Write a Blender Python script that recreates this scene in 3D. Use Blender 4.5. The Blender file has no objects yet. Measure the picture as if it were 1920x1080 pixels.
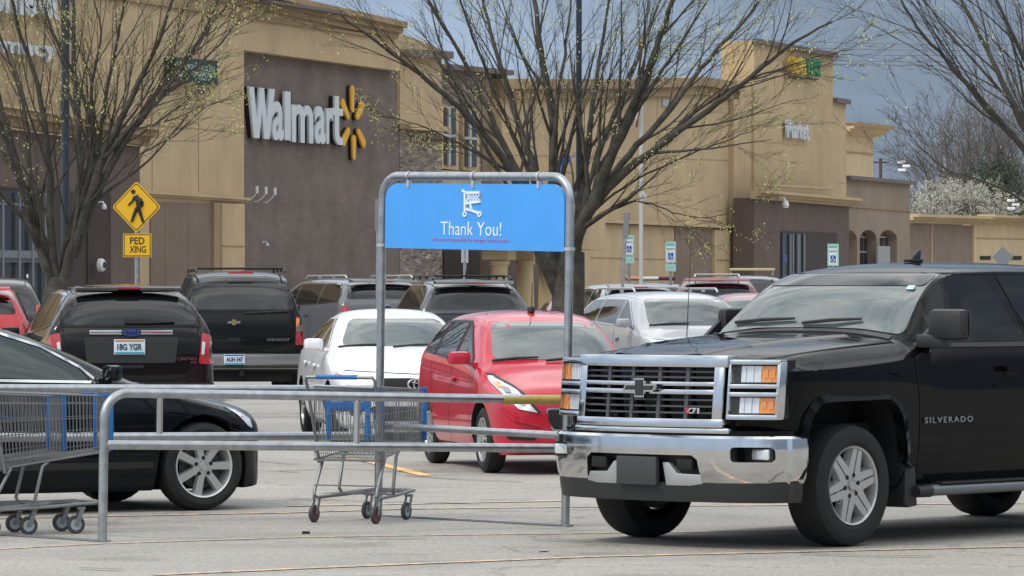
import bpy, bmesh, math, random
from mathutils import Vector, Matrix
from mathutils.bvhtree import BVHTree
from mathutils.geometry import tessellate_polygon
R = math.radians
SC = bpy.context.scene
# ---------------------------------------------------------------- camera
FPX, CAMZ = 8500.0, 1.7          # focal length in photo pixels (1920 wide), eye height in metres
cd = bpy.data.cameras.new('camera'); cam = bpy.data.objects.new('camera', cd)
SC.collection.objects.link(cam); SC.camera = cam
cam.location = (0, 0, CAMZ); cam.rotation_euler = (R(90), 0, 0)
cd.sensor_width = 36; cd.lens = FPX*36/1920; cd.clip_start = .5; cd.clip_end = 6000
# ---------------------------------------------------------------- world: stormy sky ahead, bright cloud overhead
SUN_AZ, SUN_EL = R(-128), R(50)    # azimuth from +Y towards +X
wd = bpy.data.worlds.new('World'); SC.world = wd; wd.use_nodes = True
nt = wd.node_tree; nt.nodes.clear(); N = nt.nodes.new; LK = nt.links.new
out = N('ShaderNodeOutputWorld'); bg = N('ShaderNodeBackground'); LK(bg.outputs[0], out.inputs[0])
sky = N('ShaderNodeTexSky'); sky.sky_type = 'NISHITA'; sky.sun_disc = False
sky.sun_elevation = SUN_EL; sky.sun_rotation = SUN_AZ; sky.dust_density = 2
tc = N('ShaderNodeTexCoord'); sp = N('ShaderNodeSeparateXYZ'); LK(tc.outputs['Generated'], sp.inputs[0])
def math_(op, a, b=None, clamp=False):
    m = N('ShaderNodeMath'); m.operation = op; m.use_clamp = clamp
    for i, v in enumerate((a, b)):
        if v is None: continue
        if isinstance(v, (int, float)): m.inputs[i].default_value = v
        else: LK(v, m.inputs[i])
    return m.outputs[0]
def mix_(f, a, b):
    m = N('ShaderNodeMix'); m.data_type = 'RGBA'
    for s, v in ((m.inputs[0], f), (m.inputs[6], a), (m.inputs[7], b)):
        if isinstance(v, (int, float)): s.default_value = v
        elif isinstance(v, tuple): s.default_value = v+(1,)
        else: LK(v, s)
    return m.outputs[2]
n1 = N('ShaderNodeTexNoise'); n1.inputs['Scale'].default_value = 9; n1.inputs['Detail'].default_value = 5; LK(tc.outputs['Generated'], n1.inputs['Vector'])
n2 = N('ShaderNodeTexNoise'); n2.inputs['Scale'].default_value = 3.0; n2.inputs['Detail'].default_value = 9; n2.inputs['Roughness'].default_value = .62; n2.inputs['Distortion'].default_value = .6; LK(tc.outputs['Generated'], n2.inputs['Vector'])
mpw = N('ShaderNodeMapping'); mpw.inputs['Scale'].default_value = (1, 1, 3.2); LK(tc.outputs['Generated'], mpw.inputs[0])
n3 = N('ShaderNodeTexNoise'); n3.inputs['Scale'].default_value = 26; n3.inputs['Detail'].default_value = 6; n3.inputs['Distortion'].default_value = .8; LK(mpw.outputs[0], n3.inputs['Vector'])
lr = math_('ADD', math_('MULTIPLY', sp.outputs[0], -4.0), math_('ADD', math_('MULTIPLY', math_('SUBTRACT', n1.outputs['Fac'], .5), 1.2), math_('MULTIPLY', math_('SUBTRACT', n3.outputs['Fac'], .5), .9)))
lr = math_('ADD', math_('ADD', lr, .36), math_('MULTIPLY', sp.outputs[2], 2.6), True)
storm = mix_(lr, (.20, .265, .37), (.46, .60, .82))
hi = N('ShaderNodeMapRange'); hi.inputs[1].default_value = .10; hi.inputs[2].default_value = .55; LK(sp.outputs[2], hi.inputs[0])
cl = N('ShaderNodeMapRange'); cl.inputs[1].default_value = .38; cl.inputs[2].default_value = .60; LK(n2.outputs['Fac'], cl.inputs[0])
over = mix_(cl.outputs[0], (.50, .60, .72), (2.25, 2.25, 2.2))
cloud = mix_(hi.outputs[0], storm, over)
sc_ = N('ShaderNodeVectorMath'); sc_.operation = 'SCALE'; LK(sky.outputs[0], sc_.inputs[0]); sc_.inputs['Scale'].default_value = .10
LK(mix_(.86, sc_.outputs[0], cloud), bg.inputs[0]); bg.inputs[1].default_value = 1.0
# ---------------------------------------------------------------- sun through thin cloud
sl = bpy.data.lights.new('sun', 'SUN'); so = bpy.data.objects.new('sun', sl); SC.collection.objects.link(so)
sl.energy = 1.5; sl.angle = R(12); sl.color = (1, .94, .84)
sd = Vector((math.sin(SUN_AZ)*math.cos(SUN_EL), math.cos(SUN_AZ)*math.cos(SUN_EL), math.sin(SUN_EL)))
so.rotation_euler = sd.to_track_quat('Z', 'Y').to_euler()
SC.view_settings.view_transform = 'Standard'; SC.view_settings.look = 'None'
SC.view_settings.exposure = 0.12; SC.view_settings.gamma = 1.0
SC.render.resolution_x, SC.render.resolution_y = 1024, 576

# ================================================================ helpers
def at(px, py, d):
    return Vector(((px-960)/FPX*d, d, CAMZ-(py-540)/FPX*d))
def gnd(px, py):
    d = CAMZ*FPX/(py-540); return Vector(((px-960)/FPX*d, d, 0))
MATS = {}
def mat(name, col, rough=.6, metal=0, coat=0, var=0, vscale=4, bump=0, bscale=60, spec=.5, ior=1.5, emit=None, cior=1.5):
    if name in MATS: return MATS[name]
    m = bpy.data.materials.new(name); m.use_nodes = True; t = m.node_tree
    b = t.nodes['Principled BSDF']
    b.inputs['Base Color'].default_value = (*col, 1); b.inputs['Roughness'].default_value = rough
    b.inputs['Metallic'].default_value = metal; b.inputs['Coat Weight'].default_value = coat
    b.inputs['Coat Roughness'].default_value = .03; b.inputs['Coat IOR'].default_value = cior; b.inputs['IOR'].default_value = ior
    b.inputs['Specular IOR Level'].default_value = spec
    co = t.nodes.new('ShaderNodeTexCoord')
    if var:
        n = t.nodes.new('ShaderNodeTexNoise'); n.inputs['Scale'].default_value = vscale; n.inputs['Detail'].default_value = 6
        t.links.new(co.outputs['Object'], n.inputs['Vector'])
        r = t.nodes.new('ShaderNodeMapRange'); r.inputs[1].default_value = .3; r.inputs[2].default_value = .7
        r.inputs[3].default_value = 1-var; r.inputs[4].default_value = 1+var; t.links.new(n.outputs['Fac'], r.inputs[0])
        v = t.nodes.new('ShaderNodeVectorMath'); v.operation = 'SCALE'; v.inputs[0].default_value = col
        t.links.new(r.outputs[0], v.inputs['Scale']); t.links.new(v.outputs[0], b.inputs['Base Color'])
    if bump:
        n = t.nodes.new('ShaderNodeTexNoise'); n.inputs['Scale'].default_value = bscale; n.inputs['Detail'].default_value = 4
        t.links.new(co.outputs['Object'], n.inputs['Vector'])
        u = t.nodes.new('ShaderNodeBump'); u.inputs['Strength'].default_value = bump; u.inputs['Distance'].default_value = .02
        t.links.new(n.outputs['Fac'], u.inputs['Height']); t.links.new(u.outputs[0], b.inputs['Normal'])
    if emit:
        b.inputs['Emission Color'].default_value = (*col, 1); b.inputs['Emission Strength'].default_value = emit
    MATS[name] = m; return m
class MB:
    def __init__(s): s.v = []; s.f = []; s.m = []; s.cm = 0
    def add(s, vs, fs):
        o = len(s.v); s.v += [Vector(q) for q in vs]
        for f in fs: s.f.append([i+o for i in f]); s.m.append(s.cm)
        return s
    def box(s, x0, x1, y0, y1, z0, z1, M=None):
        vs = [Vector((x, y, z)) for x in (x0, x1) for y in (y0, y1) for z in (z0, z1)]
        if M: vs = [M @ q for q in vs]
        return s.add(vs, [(0,1,3,2), (4,6,7,5), (0,4,5,1), (2,3,7,6), (0,2,6,4), (1,5,7,3)])
    def tube(s, pts, r, n=8, cap=True):
        pts = [Vector(p) for p in pts]; rs = r if isinstance(r, (list, tuple)) else [r]*len(pts)
        vs = []; up = None
        for i, p in enumerate(pts):
            t = (pts[min(i+1, len(pts)-1)]-pts[max(i-1, 0)])
            t = t.normalized() if t.length > 1e-9 else Vector((0,0,1))
            if up is None:
                up = Vector((0,0,1)) if abs(t.z) < .9 else Vector((1,0,0))
            a = t.cross(up)
            if a.length < 1e-6: a = t.cross(Vector((0,1,0)))
            a.normalize(); b = a.cross(t).normalized(); up = b
            for k in range(n):
                w = 2*math.pi*(k+.5)/n; vs.append(p+a*math.cos(w)*rs[i]+b*math.sin(w)*rs[i])
        fs = [(i*n+k, i*n+(k+1) % n, (i+1)*n+(k+1) % n, (i+1)*n+k) for i in range(len(pts)-1) for k in range(n)]
        if cap: fs += [tuple(range(n-1, -1, -1)), tuple((len(pts)-1)*n+k for k in range(n))]
        return s.add(vs, fs)
    def prism(s, poly, a, b):              # poly: list of 3-D points; swept from offset a to offset b (vectors)
        n = len(poly); vs = [Vector(p)+Vector(a) for p in poly]+[Vector(p)+Vector(b) for p in poly]
        fs = [tuple(range(n))[::-1], tuple(range(n, 2*n))]+[(i, (i+1) % n, n+(i+1) % n, n+i) for i in range(n)]
        return s.add(vs, fs)
    def lathe(s, prof, n, M):              # prof: (axial, radius) ; axis = local y
        vs = [M @ Vector((r*math.cos(2*math.pi*k/n), a, r*math.sin(2*math.pi*k/n))) for a, r in prof for k in range(n)]
        fs = [(i*n+k, i*n+(k+1) % n, (i+1)*n+(k+1) % n, (i+1)*n+k) for i in range(len(prof)-1) for k in range(n)]
        return s.add(vs, fs)
    def mesh(s, name, mats, smooth=True, bevel=0, sharp=35):
        me = bpy.data.meshes.new(name); me.from_pydata([tuple(q) for q in s.v], [], s.f)
        for m in (mats if isinstance(mats, (list, tuple)) else [mats]): me.materials.append(m)
        me.polygons.foreach_set('material_index', s.m)
        bm = bmesh.new(); bm.from_mesh(me)
        if bevel:
            ed = [e for e in bm.edges if len(e.link_faces) == 2 and e.calc_face_angle(0) > .6]
            bmesh.ops.bevel(bm, geom=ed, offset=bevel, segments=2, affect='EDGES', profile=.6)
        bmesh.ops.recalc_face_normals(bm, faces=bm.faces[:]); bm.to_mesh(me); bm.free()
        if smooth:
            me.shade_smooth(); me.set_sharp_from_angle(angle=R(sharp))
        return me
    def build(s, name, mats, parent=None, smooth=True, bevel=0, sharp=35):
        return link(bpy.data.objects.new(name, s.mesh(name, mats, smooth, bevel, sharp)), parent)
def link(o, parent=None):
    SC.collection.objects.link(o)
    if parent: o.parent = parent
    return o
def tag(o, label=None, cat=None, group=None, kind=None):
    if label: o['label'] = label
    if cat: o['category'] = cat
    if group: o['group'] = group
    if kind: o['kind'] = kind
    return o
def empty(name, loc, rz=0, ry=0, rx=0):
    o = bpy.data.objects.new(name, None); link(o); o.empty_display_size = .2
    o.location = loc; o.rotation_euler = (rx, ry, rz); return o
def copy_tree(o, parent=None):
    c = o.copy(); SC.collection.objects.link(c); c.parent = parent
    for ch in o.children: copy_tree(ch, c)
    return c
def eval_mesh(o):
    dg = bpy.context.evaluated_depsgraph_get(); dg.update()
    return bpy.data.meshes.new_from_object(o.evaluated_get(dg), depsgraph=dg)
def text_mesh(txt, w, h, depth, bold=0.0, name='lettering', mats=None, space=1.0, flat=False):
    """text in the XZ plane facing -Y, lower-left corner at origin, w wide, h tall (of its own bounding box)"""
    cu = bpy.data.curves.new('t', 'FONT'); cu.body = txt; cu.offset = bold; cu.extrude = .05; cu.space_character = space
    cu.resolution_u = 3
    o = bpy.data.objects.new('t', cu); SC.collection.objects.link(o); me = eval_mesh(o)
    bpy.data.objects.remove(o); xs = [v.co.x for v in me.vertices]; ys = [v.co.y for v in me.vertices]
    x0, x1, y0, y1 = min(xs), max(xs), min(ys), max(ys)
    for v in me.vertices:
        x, y, z = v.co; v.co = ((x-x0)/(x1-x0)*w, -(z/.05)*depth/2-depth/2, (y-y0)/(y1-y0)*h)
    me.name = name; me.materials.clear()
    me.materials.append(mats); return me
def rnd_poly(pts, r=.03, n=4):
    out_ = []; k = len(pts)
    for i in range(k):
        p = Vector(pts[i]); a = Vector(pts[i-1])-p; b = Vector(pts[(i+1) % k])-p
        ra = min(r, a.length*.45, b.length*.45); A = p+a.normalized()*ra; B = p+b.normalized()*ra
        for j in range(n+1):
            t = j/n; out_.append(tuple(A*(1-t)**2+p*2*t*(1-t)+B*t*t))
    return out_
# ---- common materials
M_chrome = mat('chrome', (.62, .63, .64), .10, 1, var=.05, vscale=9)
M_steel = mat('galvanised_steel', (.40, .42, .44), .32, .85, var=.18, vscale=14)
M_wire = mat('zinc_wire', (.24, .245, .25), .42, .7)
M_black = mat('black_plastic', (.018, .019, .02), .5)
M_matt = mat('matt_black', (.008, .008, .009), .8)
M_rubber = mat('tyre_rubber', (.011, .011, .012), .8, bump=.15, bscale=90)
M_glass = mat('tinted_glass', (.008, .010, .011), .03, 0, ior=1.65)
M_glassL = mat('clear_windscreen', (.060, .08, .08), .03, 0, ior=1.9, spec=.7)
M_alloy = mat('alloy', (.50, .50, .50), .28, .7)
M_amber = mat('amber_lens', (.78, .27, .008), .12, coat=1)
M_red = mat('red_lens', (.42, .015, .02), .15, coat=1)
M_lens = mat('lamp_lens', (.75, .77, .78), .10, .35, coat=1)
M_white = mat('white_plastic', (.78, .79, .80), .4)
M_seam = mat('panel_gap', (.006, .006, .006), .9)
M_blue = mat('blue_plastic', (.012, .13, .40), .45)
# ================================================================ vehicle tools
def loft(rows, crease=.35, level=2):
    me = bpy.data.meshes.new('b'); vs = []; k = 14
    for (x, zb, wb, zm, wm, zs, ws, ze, we, zt) in rows:
        h = [(0, zb), (wb, zb), (wm-.015, zb+min(.14, (zm-zb)*.45)), (wm, zm), (ws, zs), (we, ze), (we*.62, zt-(zt-ze)*.18), (0, zt)]
        ring = h+[(-a, b) for a, b in h[-2:0:-1]]
        vs += [(x, a, b) for a, b in ring]
    n = len(rows); fs = []
    for i in range(n-1):
        for j in range(k):
            fs.append((i*k+j, (i+1)*k+j, (i+1)*k+(j+1) % k, i*k+(j+1) % k))
    for e, fl in ((0, 0), ((n-1)*k, 1)):
        for a, b in ((0, 7), (1, 6), (2, 5)):
            q1 = (e+a, e+a+1, e+b-1, e+b); q2 = (e+(k-a) % k, e+(k-b) % k, e+(k-b+1) % k, e+k-a-1)
            for q in (q1, q2):
                q = tuple(dict.fromkeys(q)); fs.append(q if not fl else q[::-1])
    me.from_pydata(vs, [], fs); bm = bmesh.new(); bm.from_mesh(me)
    bmesh.ops.recalc_face_normals(bm, faces=bm.faces[:]); cl = bm.edges.layers.float.new('crease_edge')
    bm.verts.ensure_lookup_table()
    for e in bm.edges:
        a, b = e.verts[0].index, e.verts[1].index
        if a % k == b % k and a % k in (4, 5, 9, 10): e[cl] = crease
        if a % k == b % k and a % k in (1, 13): e[cl] = .6
    bm.to_mesh(me); bm.free()
    o = bpy.data.objects.new('b', me); SC.collection.objects.link(o)
    s = o.modifiers.new('s', 'SUBSURF'); s.levels = level; s.render_levels = level
    m2 = eval_mesh(o); bpy.data.objects.remove(o)
    bm = bmesh.new(); bm.from_mesh(m2); bvh = BVHTree.FromBMesh(bm); bm.free()
    return m2, bvh
def cut_mesh(me, cutter, mats, sharp=32):
    me.materials.clear()
    for m in mats: me.materials.append(m)
    o = bpy.data.objects.new('b', me); SC.collection.objects.link(o)
    c = bpy.data.objects.new('c', cutter); SC.collection.objects.link(c)
    b = o.modifiers.new('x', 'BOOLEAN'); b.operation = 'DIFFERENCE'; b.object = c; b.solver = 'EXACT'
    r = eval_mesh(o); bpy.data.objects.remove(o); bpy.data.objects.remove(c)
    if len(r.polygons) < 8: r = me
    r.shade_smooth(); r.set_sharp_from_angle(angle=R(sharp)); return r
def arch_cutter(xs, ra, r, w, mats, poly=None, depth=.30):
    mb = MB(); mb.cm = 1
    for x in xs:
        pl = poly or [(ra*math.cos(a), r+ra*math.sin(a)) for a in [i*math.pi/12 for i in range(13)]]+[(-ra, -.2), (ra, -.2)]
        for s in (-1, 1):
            mb.prism([(x+a, 0, b) for a, b in pl], (0, s*(w-depth), 0), (0, s*(w+.25), 0))
    return mb.mesh('c', mats, smooth=False)
AX = dict(L=lambda u, v: (Vector((u, 3, v)), Vector((0, -1, 0))), R=lambda u, v: (Vector((u, -3, v)), Vector((0, 1, 0))),
          F=lambda u, v: (Vector((4, u, v)), Vector((-1, 0, 0))), B=lambda u, v: (Vector((-9, u, v)), Vector((1, 0, 0))),
          T=lambda u, v: (Vector((u, v, 5)), Vector((0, 0, -1))))
def decal(bvh, name, parent, m, polys, side, off=.004, skirt=.02, cell=.07, label=None, mirror=False):
    """a thin shell following the body surface behind a 2-D outline"""
    if polys and not isinstance(polys[0][0], (list, tuple)): polys = [polys]
    V, Fc = [], []
    for side_ in ([side] if not mirror else ['L', 'R']):
        for pl in polys:
            bm = bmesh.new(); bm.faces.new([bm.verts.new((u, v, 0)) for u, v in pl])
            for ax in (0, 1):
                lo = min(p[ax] for p in pl); hi_ = max(p[ax] for p in pl); q = int((hi_-lo)/cell)+1
                for i in range(1, q):
                    no = [0, 0, 0]; no[ax] = 1; co = [0, 0, 0]; co[ax] = lo+(hi_-lo)*i/q
                    bmesh.ops.bisect_plane(bm, geom=bm.verts[:]+bm.edges[:]+bm.faces[:], plane_co=co, plane_no=no)
            d = AX[side_](0, 0)[1]
            for v in bm.verts:
                o, d = AX[side_](v.co.x, v.co.y); h = bvh.ray_cast(o, d)
                if h[0] is None: h = bvh.find_nearest(o+d*2.2 if side_ in 'LR' else o+d*4)
                nrm = h[1] if h[1] is not None else -d
                if nrm.dot(d) > 0: nrm = -nrm
                v.co = h[0]+(nrm*.5-d*.5)*off*1.3
            if skirt:
                be = [e for e in bm.edges if e.is_boundary]
                g = bmesh.ops.extrude_edge_only(bm, edges=be)['geom']
                for v in g:
                    if isinstance(v, bmesh.types.BMVert): v.co += d*skirt
            bmesh.ops.recalc_face_normals(bm, faces=bm.faces[:])
            up = [f for f in bm.faces if abs(f.normal.dot(d)) > .3]
            if up and sum(f.normal.dot(d) for f in up) > 0: bmesh.ops.reverse_faces(bm, faces=bm.faces[:])
            bm.verts.index_update(); b0 = len(V); V += [v.co.copy() for v in bm.verts]
            Fc += [[v.index+b0 for v in f.verts] for f in bm.faces]; bm.free()
    me = bpy.data.meshes.new(name); me.from_pydata([tuple(q) for q in V], [], Fc); me.materials.append(m)
    me.shade_smooth(); me.set_sharp_from_angle(angle=R(40))
    o = link(bpy.data.objects.new(name, me), parent)
    if label: o['label'] = label
    return o
def strokes(pts, w, closed=False):
    o = []; q = list(pts)+([pts[0]] if closed else [])
    for a, b in zip(q, q[1:]):
        a, b = Vector(a), Vector(b); d = (b-a)
        if d.length < 1e-6: continue
        d.normalize(); n = Vector((-d.y, d.x))*w/2; e = d*w*.4
        o.append([tuple(a-e-n), tuple(b+e-n), tuple(b+e+n), tuple(a-e+n)])
    return o
WH = {}
def wheel_set(key, r, w, rr, n, w0, w1, nuts=5, rim=None, split=False, cap=None):
    """returns (hub mesh, tyre mesh, rim mesh); axis local y, outer face towards +y"""
    if key in WH: return WH[key]
    rim = rim or M_alloy; I = Matrix(); h = w/2
    t = MB().lathe([(-h*.8, rr), (-h, rr+.025), (-h*1.02, (rr+r)/2), (-h, r-.045), (-h+.018, r-.012), (-h*.5, r), (h*.5, r), (h-.018, r-.012), (h, r-.045), (h*1.02, (rr+r)/2), (h, rr+.025), (h*.86, rr)], 48, I)
    for k in range(36):                                        # tread grooves
        a = 2*math.pi*k/36; Mx = Matrix.Rotation(a, 4, 'Y')
        t.box(-.006, .006, -h*.52, h*.52, r-.01, r+.0015, Mx)
    tm = t.mesh('tyre', M_rubber, sharp=30)
    g = MB(); g.lathe([(h*.86, rr+.002), (h*.93, rr-.002), (h*.88, rr-.014), (h*.55, rr-.026), (-h*.8, rr-.05)], 48, I)
    d0, d1 = h*.50, h*.80
    for k in range(n):
        Mx = Matrix.Rotation(2*math.pi*(k+.25)/n, 4, 'Y')
        spans = [(-1, 1)] if not split else [(-1, -.10), (.10, 1)]
        for a, b in spans:
            pl = [(w0*a/2, rr*.16), (w0*b/2, rr*.16), (w1*b/2, rr-.012), (w1*a/2, rr-.012)]
            vs = [Mx @ Vector((x, d0*.7 if z > rr*.5 else d1*.6, z)) for x, z in pl]
            v2 = [Mx @ Vector((x*.82, (d1 if z < rr*.5 else d1*1.02), z)) for x, z in pl]
            g.add(vs+v2, [(0, 1, 2, 3), (4, 7, 6, 5), (0, 4, 5, 1), (1, 5, 6, 2), (2, 6, 7, 3), (3, 7, 4, 0)])
        if split:
            g.box(-w0*.5, w0*.5, d0, d1*.82, rr*.16, rr*.55, Mx); g.box(-w1*.2, w1*.2, d0*.6, d0*1.15, rr*.5, rr-.016, Mx)
    if split:
        for k in range(n):
            a0 = 2*math.pi*(k+.25)/n; q = math.pi/n; vs = []
            for yy, ri in ((d0, .58), (d1*.86, .55)):
                for j in range(5):
                    a = a0+q*(-1+2*j/4)+q; vs.append((rr*ri*math.sin(a), yy, rr*ri*math.cos(a)))
                vs.append((rr*.2*math.sin(a0+2*q), yy, rr*.2*math.cos(a0+2*q))); vs.append((rr*.2*math.sin(a0), yy, rr*.2*math.cos(a0)))
            g.add(vs, [tuple(range(7)), tuple(range(13, 6, -1))]+[(j, (j+1) % 7, 7+(j+1) % 7, 7+j) for j in range(7)])
    g.lathe([(d0, rr*.36), (d1*.92, rr*.34), (d1*.95, rr*.2), (d1*.95, .001)], 24, I)
    g.cm = 1
    for k in range(nuts):
        a = 2*math.pi*k/nuts+.3; c = Matrix.Translation((math.cos(a)*rr*.27, 0, math.sin(a)*rr*.27))
        g.lathe([(d1*.80, .019), (d1*1.03, .016), (d1*1.03, .001)], 8, c)
    g.cm = 0; g.lathe([(d1*.95, rr*.13), (d1*1.12, rr*.115), (d1*1.15, .001)], 20, I)
    gm = g.mesh('rim', [rim, M_matt], bevel=0)
    b = MB(); b.lathe([(-h*.7, .001), (-h*.7, rr-.06), (-h*.2, rr-.06), (-h*.2, .001)], 24, I)
    b.lathe([(h*.1, .001), (h*.1, rr*.72), (h*.22, rr*.72), (h*.22, .001)], 24, I)
    hm = b.mesh('wheel', mat('brake_disc', (.06, .06, .06), .6, .4)); WH[key] = (hm, tm, gm); return WH[key]
def put_wheels(root, ws, xs, yc, r):
    for x in xs:
        for s in (-1, 1):
            o = link(bpy.data.objects.new('wheel', ws[0]), root); o.location = (x, s*yc, r)
            o.rotation_euler = (0, random.uniform(0, 1), 0 if s > 0 else math.pi)
            for nm, m in (('tyre', ws[1]), ('rim', ws[2])): link(bpy.data.objects.new(nm, m), o)
def mirror_mesh(m, sgn, L=.12, Hh=.14, W=.22):
    mb = MB(); z = Hh
    pts = [(0, 0), (.0, W*.85), (L*.25, W), (L*.85, W*.8), (L, W*.2), (L*.8, 0)]
    mb.prism([(x, sgn*y, 0) for x, y in pts], (0, 0, .02), (0, 0, z)); mb.box(-.02, .10, min(0, -sgn*.10), max(0, -sgn*.10), .0, .035)
    return mb.mesh('side_mirror', m, bevel=.036)
def car_body(P, paint, suv=False):
    """generic body from a parameter dict"""
    L = lambda a, b, t: a+(b-a)*t
    fo, tail, w, H = P['fo'], -(P['wb']+P['ro']), P['w'], P['H']
    zb, h0, h1, cx, hx, rx, bx, b0, b1, wr = (P[k] for k in ('zb', 'h0', 'h1', 'cx', 'hx', 'rx', 'bx', 'b0', 'b1', 'wr'))
    dz = P.get('deck', b1); zm = P.get('zm', zb+.42); bt = lambda x: L(b0, b1, max(0, min(1, (cx-x)/(cx-bx))))
    nw = P.get('nose', .70); tw = P.get('tw', .80)
    r_ = [(fo, zb+.08, w*nw*.9, zm-.02, w*nw, h0-.22, w*nw, h0-.16, w*nw*.8, h0-.13),
          (fo-.06, zb+.02, w*.82, zm-.02, w*(nw*.4+.56), h0-.14, w*(nw*.4+.54), h0-.07, w*.66, h0-.04),
          (fo-.24, zb, w*.86, zm, w*.95, h0-.09, w*.935, h0-.01, w*.74, h0+.03),
          (0.0, zb, w*.88, zm, w*.995, L(h0, b0, .5)-.05, w*.975, L(h0, h1, .5)-.02, w*.76, L(h0, h1, .62)+.02),
          (cx+.14, zb, w*.88, zm, w, b0-.02, w*.965, h1-.04, w*.78, h1-.005),
          (cx, zb, w*.88, zm, w, b0, w*.96, h1-.01, w*.80, h1+.02),
          (L(cx, hx, .52), zb, w*.88, zm, w, bt(L(cx, hx, .5)), w*.955, L(h1, H, .60)-.03, L(w*.80, wr, .62), L(h1, H, .60)+.015),
          (hx, zb, w*.88, zm, w, bt(hx), w*.955, H-.075, wr, H-.02),
          (L(hx, rx, .45), zb, w*.88, zm, w, bt(L(hx, rx, .45)), w*.955, H-.055, wr, H+.005),
          (rx, zb, w*.88, zm, w, bt(rx), w*.955, H-.09, wr*.97, H-.035)]
    if suv:
        r_ += [(L(rx, bx, .55), zb, w*.88, zm, w, bt(bx), w*.95, L(H, b1, .45)-.06, L(wr, w*.86, .45), L(H, b1, .45)-.01),
               (bx, zb, w*.88, zm, w*.98, b1-.02, w*.93, b1+.03, w*.84, b1+.05),
               (tail+.03, zb+.02, w*.86, zm, w*.955, b1-.12, w*.90, b1-.05, w*.80, b1-.03),
               (tail, zb+.06, w*.80, zm, w*.92, b1-.22, w*.86, b1-.15, w*.74, b1-.14)]
    else:
        r_ += [(L(rx, bx, .5), zb, w*.88, zm, w, bt(bx), w*.95, L(H, dz, .5)-.05, L(wr, w*.80, .5), L(H, dz, .5)+.02),
               (bx, zb, w*.88, zm, w*.99, b1-.02, w*.94, dz-.005, w*.78, dz+.015),
               (tail+.20, zb, w*.86, zm, w*.96, b1-.05, w*.90, dz-.01, w*.74, dz+.01),
               (tail+.04, zb+.03, w*.80, zm, w*.90, b1-.11, w*.86, dz-.05, w*.70, dz-.03),
               (tail, zb+.10, w*.72, zm, w*.84, b1-.20, w*.80, dz-.13, w*.66, dz-.12)]
    return loft(r_, P.get('crease', .35))
def car(name, label, cat, loc, heading, P, paint, suv=False, z=0, group=None, ws=None, glass=None, detail=True, scale=1):
    root = empty(name, (loc[0], loc[1], z), R(90-heading)); root.scale = (scale,)*3
    tag(root, label, cat, group); me, bvh = car_body(P, paint, suv)
    xs = (0, -P['wb']); r = P['r']; w = P['w']
    body = link(bpy.data.objects.new('body', cut_mesh(me, arch_cutter(xs, r+.055, r, w, [paint, M_matt]), [paint, M_matt])), root)
    put_wheels(root, ws or wheel_set('g%.2f' % r, r, .21, r*.68, 10, .05, .035), xs, w-.125, r)
    g = glass or M_glass; H, h1, cx, hx, rx, bx, b0, b1, wr = (P[k] for k in ('H', 'h1', 'cx', 'hx', 'rx', 'bx', 'b0', 'b1', 'wr'))
    decal(bvh, 'windscreen', root, P.get('wsm', g), rnd_poly([(-w*.76, h1+.035), (w*.76, h1+.035), (wr*.90, H-.118), (-wr*.90, H-.118)], .09), 'F')
    rg = P.get('rglass')
    if rg is None: rg = [(-w*.72, (b1 if suv else P.get('deck', b1))+.06), (w*.72, (b1 if suv else P.get('deck', b1))+.06), (wr*.86, H-.11), (-wr*.86, H-.11)]
    decal(bvh, 'rear_window', root, g, rnd_poly(rg, .07), 'B')
    sg = P['side']                                              # list of (x, z) outlines
    for s in ('L', 'R'):
        for q in sg: decal(bvh, 'side_window', root, P.get('sgm', g), rnd_poly(q, .035), s)
    if detail:
        seams = []
        for q in P.get('seams', []): seams += strokes(q, .009)
        for s in ('L', 'R'):
            if seams: decal(bvh, 'door_gap', root, M_seam, seams, s, off=.0025, skirt=0)
            for hx_, hz_ in P.get('handles', []):
                decal(bvh, 'door_handle', root, P.get('hm', paint), rnd_poly([(hx_-.09, hz_-.018), (hx_+.09, hz_-.018), (hx_+.09, hz_+.018), (hx_-.09, hz_+.018)], .015), s, off=.03, skirt=.03)
        mx, mz = P.get('mirror', (cx-.35, b0-.01))
        for s in (-1, 1):
            o = link(bpy.data.objects.new('side_mirror', mirror_mesh(paint, s)), root); o.location = (mx, s*(w*.965), mz)
    return root, bvh, body
def emblem_text(root, bvh_off, txt, x, y, z, w, h, face, m, name='lettering', bold=.02, depth=.006, space=1.0):
    """text on the car: face 'L' 'R' 'B' 'F' in local coordinates, centre (x,y,z)"""
    me = text_mesh(txt, w, h, depth, bold, name, m, space)
    o = link(bpy.data.objects.new(name, me), root)
    rz = dict(L=R(180), R=0, B=R(-90), F=R(90))[face]; o.rotation_euler = (0, 0, rz)
    dx = Vector((math.cos(rz), math.sin(rz), 0)); o.location = Vector((x, y, z))-dx*w/2-Vector((0, 0, h/2))
    return o
def surf(bvh, side, u, v):
    o, d = AX[side](u, v); h = bvh.ray_cast(o, d); return h[0] if h[0] is not None else o+d*3
def wiper(root, bvh, y0, y1, z, side='F', m=None):
    a = surf(bvh, side, y0, z); b = surf(bvh, side, y1, z+.03); d = Vector((.02 if side == 'F' else -.02, 0, .01))
    MB().tube([a+d, (a+b)/2+d*1.6, b+d], [.012, .013, .008], 6).build('wiper', m or M_black, root)
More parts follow.
